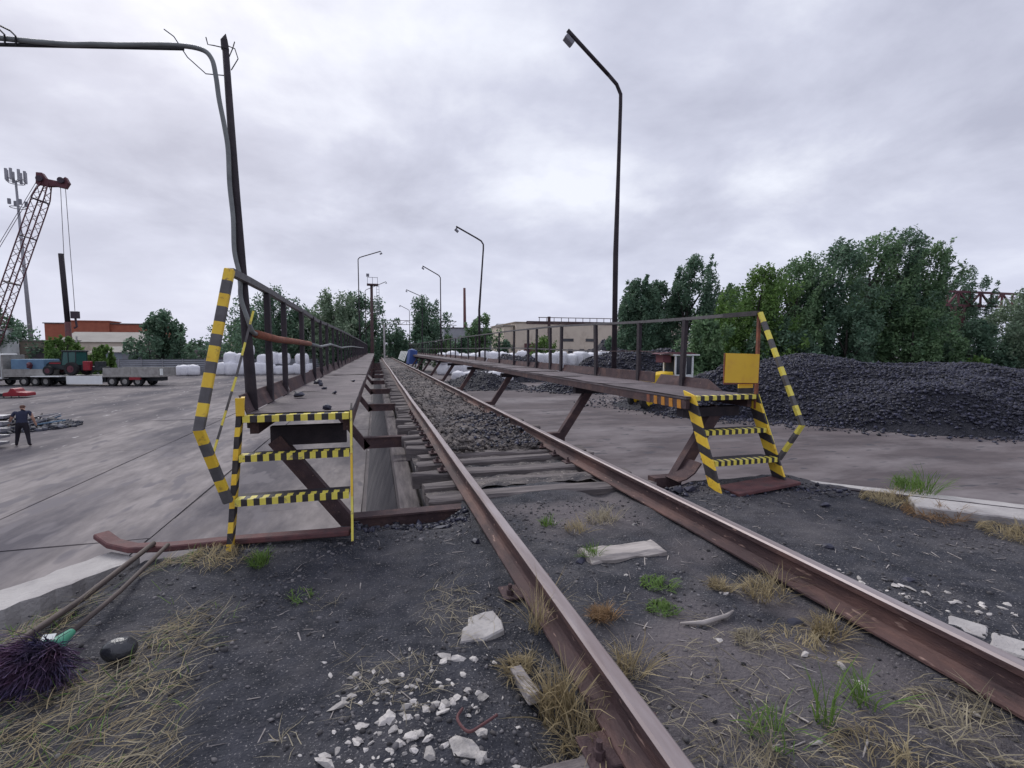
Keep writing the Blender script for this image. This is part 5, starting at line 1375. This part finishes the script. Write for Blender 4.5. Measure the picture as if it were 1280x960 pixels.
# crumbs round the foot of both steps and the front edge
P = []
for (x0, x1, y0, y1, k) in ((2.62, 3.25, 4.1, 4.38, 170), (3.25, 4.3, 3.85, 4.05, 90), (-.2, .75, 4.1, 4.34, 200), (.3, .75, 4.0, 4.35, 120), (4.1, 4.5, 3.6, 3.9, 60)):
    for _ in range(k): P.append((random.uniform(x0, x1), random.uniform(y0, y1)))
P = np.array(P); rr = .006 + .026 * RNG.random(len(P)) ** 2.6
V, F = lumps_np(np.stack([P[:, 0], P[:, 1], gh(P[:, 0], P[:, 1]) + rr * .3], -1), rr, .35)
tag(raw('coal_crumbs', V, F, 'coal'), 'coal crumbs along the front edge of the embankment', 'coal', kind='stuff')

def stone_obj(x, y, s, ms, label, cat, group, flat=.6, name='stone'):
    m = MB(); m.lump((x, y, gz_(x, y) + s * .12), s, (random.uniform(.9, 1.7), random.uniform(.7, 1.1), flat * random.uniform(.6, 1.1)), .3)
    return tag(obj(name, m, ms), label, cat, group)
# white stone chips in the foreground (each one a thing), the larger ones first
chips = [(470, 830), ]
big = [(-.175, 1.995, .026, 'white angular stone by the straw, leftmost of the bigger white stones'), (-.20, 1.72, .032, 'pale stone chip near the bottom edge beside the dry grass'), (.02, 1.85, .028, 'brightest white stone in the middle of the chip patch'),
       (.285, 1.66, .044, 'grey white oval stone by the bent rusty wire'), (.33, 1.60, .03, 'small pale stone touching the oval stone'), (.335, 2.17, .034, 'squarish white stone below the concrete chunk')]
for (x, y, s, lb) in big: stone_obj(x, y, s, 'stone_white', lb, 'stone', None, .65)
cnt = 0
while cnt < 230:
    x = random.gauss(.08, .19); y = random.gauss(1.80, .24)
    if y < 1.32 or y > 2.35 or abs(x) > .55: continue
    stone_obj(x, y, random.choice((.005, .006, .008, .009, .011, .013, .016, .022)) * random.uniform(.8, 1.2), 'stone_white', 'white stone chip in the scatter on black ground below the concrete chunk', 'stone', 'white chips left of the left rail', .6); cnt += 1
cnt = 0
while cnt < 70:
    t = random.random(); x = 2.62 + .9 * t + random.gauss(0, .09); y = 2.55 - 1.0 * t + random.gauss(0, .1)
    if x < 2.56: continue
    stone_obj(x, y, random.choice((.008, .010, .013, .017, .021)), 'stone_white', 'white stone chip in the scatter right of the right rail', 'stone', 'white chips right of the right rail', .5); cnt += 1
for (x, y, s) in ((1.62, 1.98, .02), (1.95, 1.78, .025), (2.05, 3.55, .03), (2.0, 1.55, .03), (2.05, 1.68, .02), (1.5, 2.7, .015), (1.95, 2.35, .02), (2.2, 1.9, .022), (1.55, 1.35, .02), (2.3, 1.3, .02)):
    stone_obj(x, y, s, 'stone_white', 'pale stone lying between the two rails', 'stone', 'pale stones between the rails', .5)
for (x, y, s, lb) in ((2.93, 4.25, .10, 'large black coal lump beside the right rail near the right steps'), (3.06, 4.2, .07, 'coal lump next to the largest one by the right steps'), (2.18, 2.06, .045, 'black coal lump between rails near the right rail'),
                      (1.33, 3.0, .04, 'black lump at the end of the pale exposed sleeper'), (-.42, 3.92, .05, 'round dark coal lump on the maroon channel'), (-.30, 3.93, .03, 'small dark coal lump on the maroon channel end'),
                      (.53, 4.05, .05, 'grey coal lump before the left cross beam'), (.70, 3.55, .05, 'dark coal lump touching the left rail'), (3.15, 2.72, .035, 'flat dark lump on the bare ground right of the track'), (4.0, 3.5, .045, 'dark lump near the right wall corner'),
                      (3.2, 2.2, .03, 'small flat dark lump near the scattered chips on the right')):
    stone_obj(x, y, s, 'coal', lb, 'coal', None, .7, 'coal_lump')

# broken concrete chunk
m = MB(); poly = [(.37, 2.30), (.50, 2.305), (.615, 2.365), (.625, 2.44), (.60, 2.555), (.55, 2.555), (.455, 2.52), (.44, 2.45), (.405, 2.42)]
n_ = len(poly); cx_ = sum(p[0] for p in poly) / n_; cy_ = sum(p[1] for p in poly) / n_
vs = [(x, y, -.09) for x, y in poly] + [(x, y, -.004 + random.uniform(-.004, .004)) for x, y in poly] + [(cx_ + (x - cx_) * .93, cy_ + (y - cy_) * .93, .004 + random.uniform(-.003, .003)) for x, y in poly]
fs = [tuple(range(n_))[::-1], tuple(range(2 * n_, 3 * n_))] + [(i, (i + 1) % n_, n_ + (i + 1) % n_, n_ + i) for i in range(n_)] + [(n_ + i, n_ + (i + 1) % n_, 2 * n_ + (i + 1) % n_, 2 * n_ + i) for i in range(n_)]
m.add(vs, fs); tag(obj('concrete_chunk', m, 'concrete_pale'), 'flat pale broken concrete chunk left of the left rail', 'concrete')
# black plastic bundle
m = MB(); v, f = ico(); m.add(v * (1 + RNG.uniform(-.14, .14, (12, 1))) * np.array([.098, .08, .07]) + np.array([-1.18, 2.60, .05]), f.tolist()); o = obj('plastic_bundle', m, 'bag_black', smooth=True)
sb = o.modifiers.new('sub', 'SUBSURF'); sb.levels = 2; sb.render_levels = 2
tag(o, 'shiny black plastic bundle lying on the dry grass', 'bundle')
# broom and loose pole
br = thing('broom', (-1.45, 2.6, 0), 'broom with purple blue bristles, green socket and wooden handle', 'broom')
m = MB(); m.tube([(-1.432, 3.86, .085), (-1.438, 3.2, .07), (-1.45, 2.70, .085)], .0135, 10); obj('handle', m, 'pole_wood', br, smooth=True)
m = MB(); m.tube([(-1.447, 2.76, .085), (-1.452, 2.66, .085), (-1.46, 2.60, .082)], [.019, .034, .062], 14); obj('socket', m, 'ferrule_green', br, smooth=True)
m = MB(); m.cbox((-1.465, 2.622, .137), (.05, .045, .003), Matrix.Rotation(rad(28), 3, 'X')); obj('sticker', m, 'label_white', br)
n = 3600; rg = np.random.default_rng(5)
a = rg.uniform(0, 6.28, n); q = np.sqrt(rg.random(n)); base = np.stack([-1.462 + .055 * q * np.cos(a), np.full(n, 2.605), .082 + .05 * q * np.sin(a)], -1)
ln = rg.uniform(.13, .25, (n, 1)); dirv = np.stack([q * np.cos(a) * .55 + rg.normal(0, .3, n) - .05, np.full(n, -1.0), q * np.sin(a) * .42 + rg.normal(0, .25, n)], -1); dirv /= np.linalg.norm(dirv, axis=1)[:, None]
e1 = base + dirv * ln * .6; e2 = base + dirv * ln + np.stack([rg.normal(0, .04, n), rg.normal(0, .02, n), rg.normal(-.01, .03, n)], -1)
for q_ in (e1, e2): q_[:, 2] = np.maximum(q_[:, 2], gh(q_[:, 0], q_[:, 1]) + .004)
wv = np.stack([rg.normal(0, 1, n), np.zeros(n), rg.normal(0, 1, n)], -1); wv /= np.linalg.norm(wv, axis=1)[:, None]; wv *= .0018
V = np.stack([base - wv, base + wv, e1 + wv, e1 - wv, e2 + wv * .6, e2 - wv * .6], 1).reshape(-1, 3)
k = np.arange(n)[:, None] * 6; F = np.concatenate([k + np.array([[0, 1, 2, 3]]), k + np.array([[3, 2, 4, 5]])])
o = raw('bristles', V, F, 'bristle_purple', br, origin=(-1.45, 2.6, 0)); o['kind'] = 'stuff'
m = MB(); m.tube([(-1.545, 3.93, .08), (-1.62, 3.2, .05), (-1.76, 2.4, .04), (-1.95, 1.3, .04)], .0175, 10)
tag(obj('wooden_pole', m, 'pole_wood', smooth=True), 'dark wooden pole lying parallel to the broom handle', 'pole')
# stick between the rails, bent wires
m = MB(); m.tube([(1.50, 2.12, gz_(1.5, 2.12) + .015), (1.62, 2.10, gz_(1.62, 2.1) + .02), (1.78, 2.12, gz_(1.78, 2.12) + .02), (1.86, 2.16, gz_(1.86, 2.16) + .015)], [.006, .013, .012, .005], 7)
tag(obj('stick', m, 'wood_pale', smooth=True), 'pale bare stick lying between the rails', 'stick')
m = MB(); m.tube(smooth_path([(.30, 1.80, .05), (.27, 1.74, .06), (.30, 1.68, .05), (.36, 1.70, .05), (.42, 1.72, .06)]), .006, 6); tag(obj('bent_wire', m, 'maroon', smooth=True), 'short bent rusty wire among the white chips', 'wire')
m = MB(); m.cbox((1.95, 5.0, .19), (.01, .01, .01)); del m

# ---- grass
def blades(name, pts, ms, label, lay=0.0, h=(.05, .16), w=.0022, curl=.5, seed=1, dir0=None, cat='grass', kind='stuff', parent=None):
    """pts: (n,2) blade roots; lay 0 = upright, 1 = lying flat"""
    rg = np.random.default_rng(seed); n = len(pts); pts = np.asarray(pts, float)
    z = gh(pts[:, 0], pts[:, 1]); L_ = rg.uniform(h[0], h[1], n)
    a = rg.uniform(0, 2 * np.pi, n) if dir0 is None else rg.normal(dir0, .7, n) + np.pi * (rg.random(n) < .25)
    el = np.clip(rg.normal((1 - lay) * 1.35, .22, n), .02, 1.5)
    P = []; p = np.stack([pts[:, 0], pts[:, 1], z - .004 + lay * rg.uniform(0, .035, n)], -1)
    P.append(p)
    for i in range(3):
        d = np.stack([np.cos(a) * np.cos(el), np.sin(a) * np.cos(el), np.sin(el)], -1)
        p = p + d * (L_ / 3)[:, None]; p[:, 2] = np.maximum(p[:, 2], gh(p[:, 0], p[:, 1]) + .003); P.append(p)
        el = el - curl * rg.uniform(.1, .9, n); a = a + rg.normal(0, .22, n)
    sx = np.stack([-np.sin(a), np.cos(a), rg.normal(0, .4, n)], -1); sx /= np.linalg.norm(sx, axis=1)[:, None]
    ww = w * rg.uniform(.6, 1.4, (n, 1))
    V = np.stack([P[0] - sx * ww, P[0] + sx * ww, P[1] - sx * ww, P[1] + sx * ww, P[2] - sx * ww * .8, P[2] + sx * ww * .8, P[3] - sx * ww * .15, P[3] + sx * ww * .15], 1).reshape(-1, 3)
    k = np.arange(n)[:, None] * 8
    F = np.concatenate([k + np.array([[0, 1, 3, 2]]), k + np.array([[2, 3, 5, 4]]), k + np.array([[4, 5, 7, 6]])])
    o = raw(name, V, F, ms, parent)
    if parent is None: tag(o, label, cat, kind=kind)
    return o
# straw mat lying on the left
rg = np.random.default_rng(9)
def mat_pts(n, seed, thr):
    rg = np.random.default_rng(seed); x = rg.uniform(-2.4, -.05, n * 4); y = rg.uniform(1.2, 3.85, n * 4)
    edge = -.62 - .45 * (y - 2.6) ** 2 * (y > 2.6) * .6 + .35 * np.clip(2.3 - y, 0, 1)      # right border of the mat
    wgt = np.clip((edge - x) / .5, 0, 1) * np.clip((x - xl_np(y) - .28) / .2, 0, 1)
    m_ = VNC.fbm(x * 2.2 + 60, y * 2.2, 3)
    ok = (wgt * (.6 + m_) > thr) & (rg.random(n * 4) < wgt)
    return np.stack([x[ok], y[ok]], -1)[:n]
blades('straw_mat', mat_pts(2500, 1, .44), 'straw', 'yellow dry grass matted over the left foreground', .93, (.05, .18), .0013, .15, 2, 0.9)
blades('straw_mat', mat_pts(2400, 2, .32), 'straw_grey', 'greyish flattened dry grass mixed into the left foreground', .95, (.05, .18), .0015, .15, 3, 0.5)
blades('thin_grass', mat_pts(1100, 7, .25), 'grass_green', 'sparse green grass blades growing through the left straw', .5, (.04, .12), .0018, .5, 4)
# loose straw elsewhere
def scatter(n, seed, x0, x1, y0, y1, thr):
    rg = np.random.default_rng(seed); x = rg.uniform(x0, x1, n * 4); y = rg.uniform(y0, y1, n * 4)
    ok = (VNB.fbm(x * 2.4 + 13, y * 2.4 + 4, 3) > thr) & (np.abs(x - XL) > .09) & (np.abs(x - XR) > .09)
    return np.stack([x[ok], y[ok]], -1)[:n]
blades('loose_straw', scatter(520, 11, .98, 2.35, 1.0, 2.5, .25), 'straw_grey', 'loose grey straw strewn between the rails', .94, (.05, .16), .0015, .15, 5, 2.6)
blades('loose_straw', scatter(500, 12, -.4, .7, 1.2, 3.0, .25), 'straw_grey', 'thin loose straw on the black ground left of the left rail', .95, (.04, .14), .0013, .15, 6)
def tuft(x, y, n, r0, h, ms, label, seed, lay=.25, w=.0022, curl=.6, name='grass_tuft'):
    rg = np.random.default_rng(seed); a = rg.uniform(0, 6.28, n); q = r0 * np.sqrt(rg.random(n))
    return blades(name, np.stack([x + q * np.cos(a), y + q * np.sin(a)], -1), ms, label, lay, h, w, curl, seed, kind=None, cat='grass')
tufts = [(.70, 1.80, 200, .09, (.10, .32), 'straw', 'tall straw coloured grass tuft leaning on the left rail', .12, .0022),
         (.62, 2.08, 220, .09, (.05, .16), 'straw', 'low brownish grass tuft left of the left rail', .45, .0018),
         (.78, 2.32, 60, .05, (.15, .36), 'straw', 'thin tall dry stems beside the left rail', .1, .0015),
         (.74, 1.62, 150, .10, (.08, .22), 'straw', 'straw tuft at the foot of the left rail near the bottom', .35, .002),
         (1.14, 2.30, 320, .07, (.04, .12), 'straw_brown', 'orange brown grass tuft inside the left rail', .35, .0017),
         (1.08, 1.90, 120, .07, (.08, .24), 'straw', 'dry tuft inside the left rail, nearer the camera', .3, .0017),
         (1.52, 3.55, 120, .10, (.05, .18), 'straw', 'sparse dry tuft near the exposed sleepers', .25, .0016),
         (1.82, 3.72, 200, .14, (.06, .22), 'straw_grey', 'brown grass patch inside the right rail by the steps', .3, .0018),
         (1.98, 2.42, 160, .07, (.05, .14), 'straw', 'yellowish spiky tuft in the middle between the rails', .4, .0018),
         (2.26, 2.38, 200, .14, (.06, .24), 'straw', 'straw tuft inside the right rail', .3, .0019),
         (2.25, 1.93, 170, .08, (.08, .2), 'straw', 'greenish yellow tuft against the right rail web', .25, .002),
         (2.02, 1.86, 160, .18, (.04, .12), 'straw', 'flat dry tuft in the middle of the track near the bottom right', .6, .0017),
         (1.78, 1.93, 160, .09, (.04, .12), 'straw_grey', 'small flat dry tuft near the white pebble', .6, .0016),
         (2.24, 1.30, 220, .22, (.06, .22), 'straw_grey', 'dry grass patch at the bottom right inside the right rail', .6, .0018),
         (1.72, 1.22, 200, .2, (.05, .18), 'straw', 'dry grass patch at the bottom edge of the track', .7, .0017),
         (1.25, 1.35, 140, .2, (.05, .18), 'straw_grey', 'dry grass patch at the bottom edge inside the left rail', .65, .0017),
         (-1.05, 3.66, 260, .18, (.05, .15), 'straw', 'thick dry tuft at the foot of the left steps', .55, .0018),
         (4.62, 3.42, 380, .22, (.05, .2), 'straw', 'straw tuft growing over the thin right wall', .4, .002),
         (4.62, 3.02, 420, .22, (.05, .18), 'straw_brown', 'brown dry weeds in front of the right gutter slab', .5, .002),
         (4.75, 2.55, 380, .2, (.05, .18), 'straw', 'straw tuft at the right edge by the gutter slab', .5, .002)]
for k, (x, y, n, r0, h, ms, lb, lay, w) in enumerate(tufts): tuft(x, y, n, r0, h, ms, lb, 300 + k, lay, w)
greens = [(1.41, 3.04, 170, .06, (.05, .15), 'green grass tuft on the pale exposed sleeper', .25), (1.62, 2.55, 200, .10, (.03, .08), 'low green weed patch between the rails', .5),
          (1.50, 2.30, 180, .09, (.03, .07), 'small leafy green weed left of the pale stick', .5), (1.66, 1.42, 26, .03, (.18, .32), 'few tall bright green blades near the bottom right', .05),
          (1.42, 1.42, 60, .1, (.08, .2), 'green blades at the bottom between the rails', .3), (-.78, 3.52, 130, .06, (.05, .16), 'bright green tuft at the foot of the left steps', .3),
          (-.45, 3.05, 60, .10, (.02, .06), 'faint green weeds on the black ground', .5), (1.35, 3.75, 70, .06, (.05, .13), 'thin green stems near the exposed sleepers', .2), (5.15, 3.55, 260, .18, (.10, .32), 'bushy green weed behind the thin right wall', .2), (1.9, 1.45, 40, .06, (.08, .22), 'slender green blades by the bottom right straw', .2)]
for k, (x, y, n, r0, h, lb, lay) in enumerate(greens): tuft(x, y, n, r0, h, 'grass_green', lb, 400 + k, lay, .0026, .5, 'green_weed')


# twigs, bark and splinters trodden into the ground
rg = np.random.default_rng(31); n = 420
px = rg.uniform(-.6, 4.3, n); py = rg.uniform(1.1, 4.0, n)
ok = (np.abs(px - XL) > .1) & (np.abs(px - XR) > .1); px, py = px[ok], py[ok]; n = len(px)
a = rg.uniform(0, 6.28, n); ln = .012 + .05 * rg.random(n) ** 2; hw = .0015 + .004 * rg.random(n) ** 2
d = np.stack([np.cos(a), np.sin(a), rg.normal(0, .12, n)], -1) * ln[:, None]; sdv = np.stack([-np.sin(a), np.cos(a), np.zeros(n)], -1) * hw[:, None]; upv = np.array([0, 0, 1.0]) * hw[:, None] * .8
c = np.stack([px, py, gh(px, py) + .003], -1)
V = np.stack([c - d - sdv, c - d + sdv, c - d + upv, c + d - sdv * .6, c + d + sdv * .6, c + d + upv * .6], 1).reshape(-1, 3)
k = np.arange(n)[:, None] * 6
F = np.concatenate([k + np.array([[0, 2, 5, 3]]), k + np.array([[1, 4, 5, 2]]), k + np.array([[0, 3, 4, 1]])])
tag(raw('wood_splinters', V, F, 'wood_pale'), 'small wood splinters and twigs strewn over the black ground', 'litter', kind='stuff')
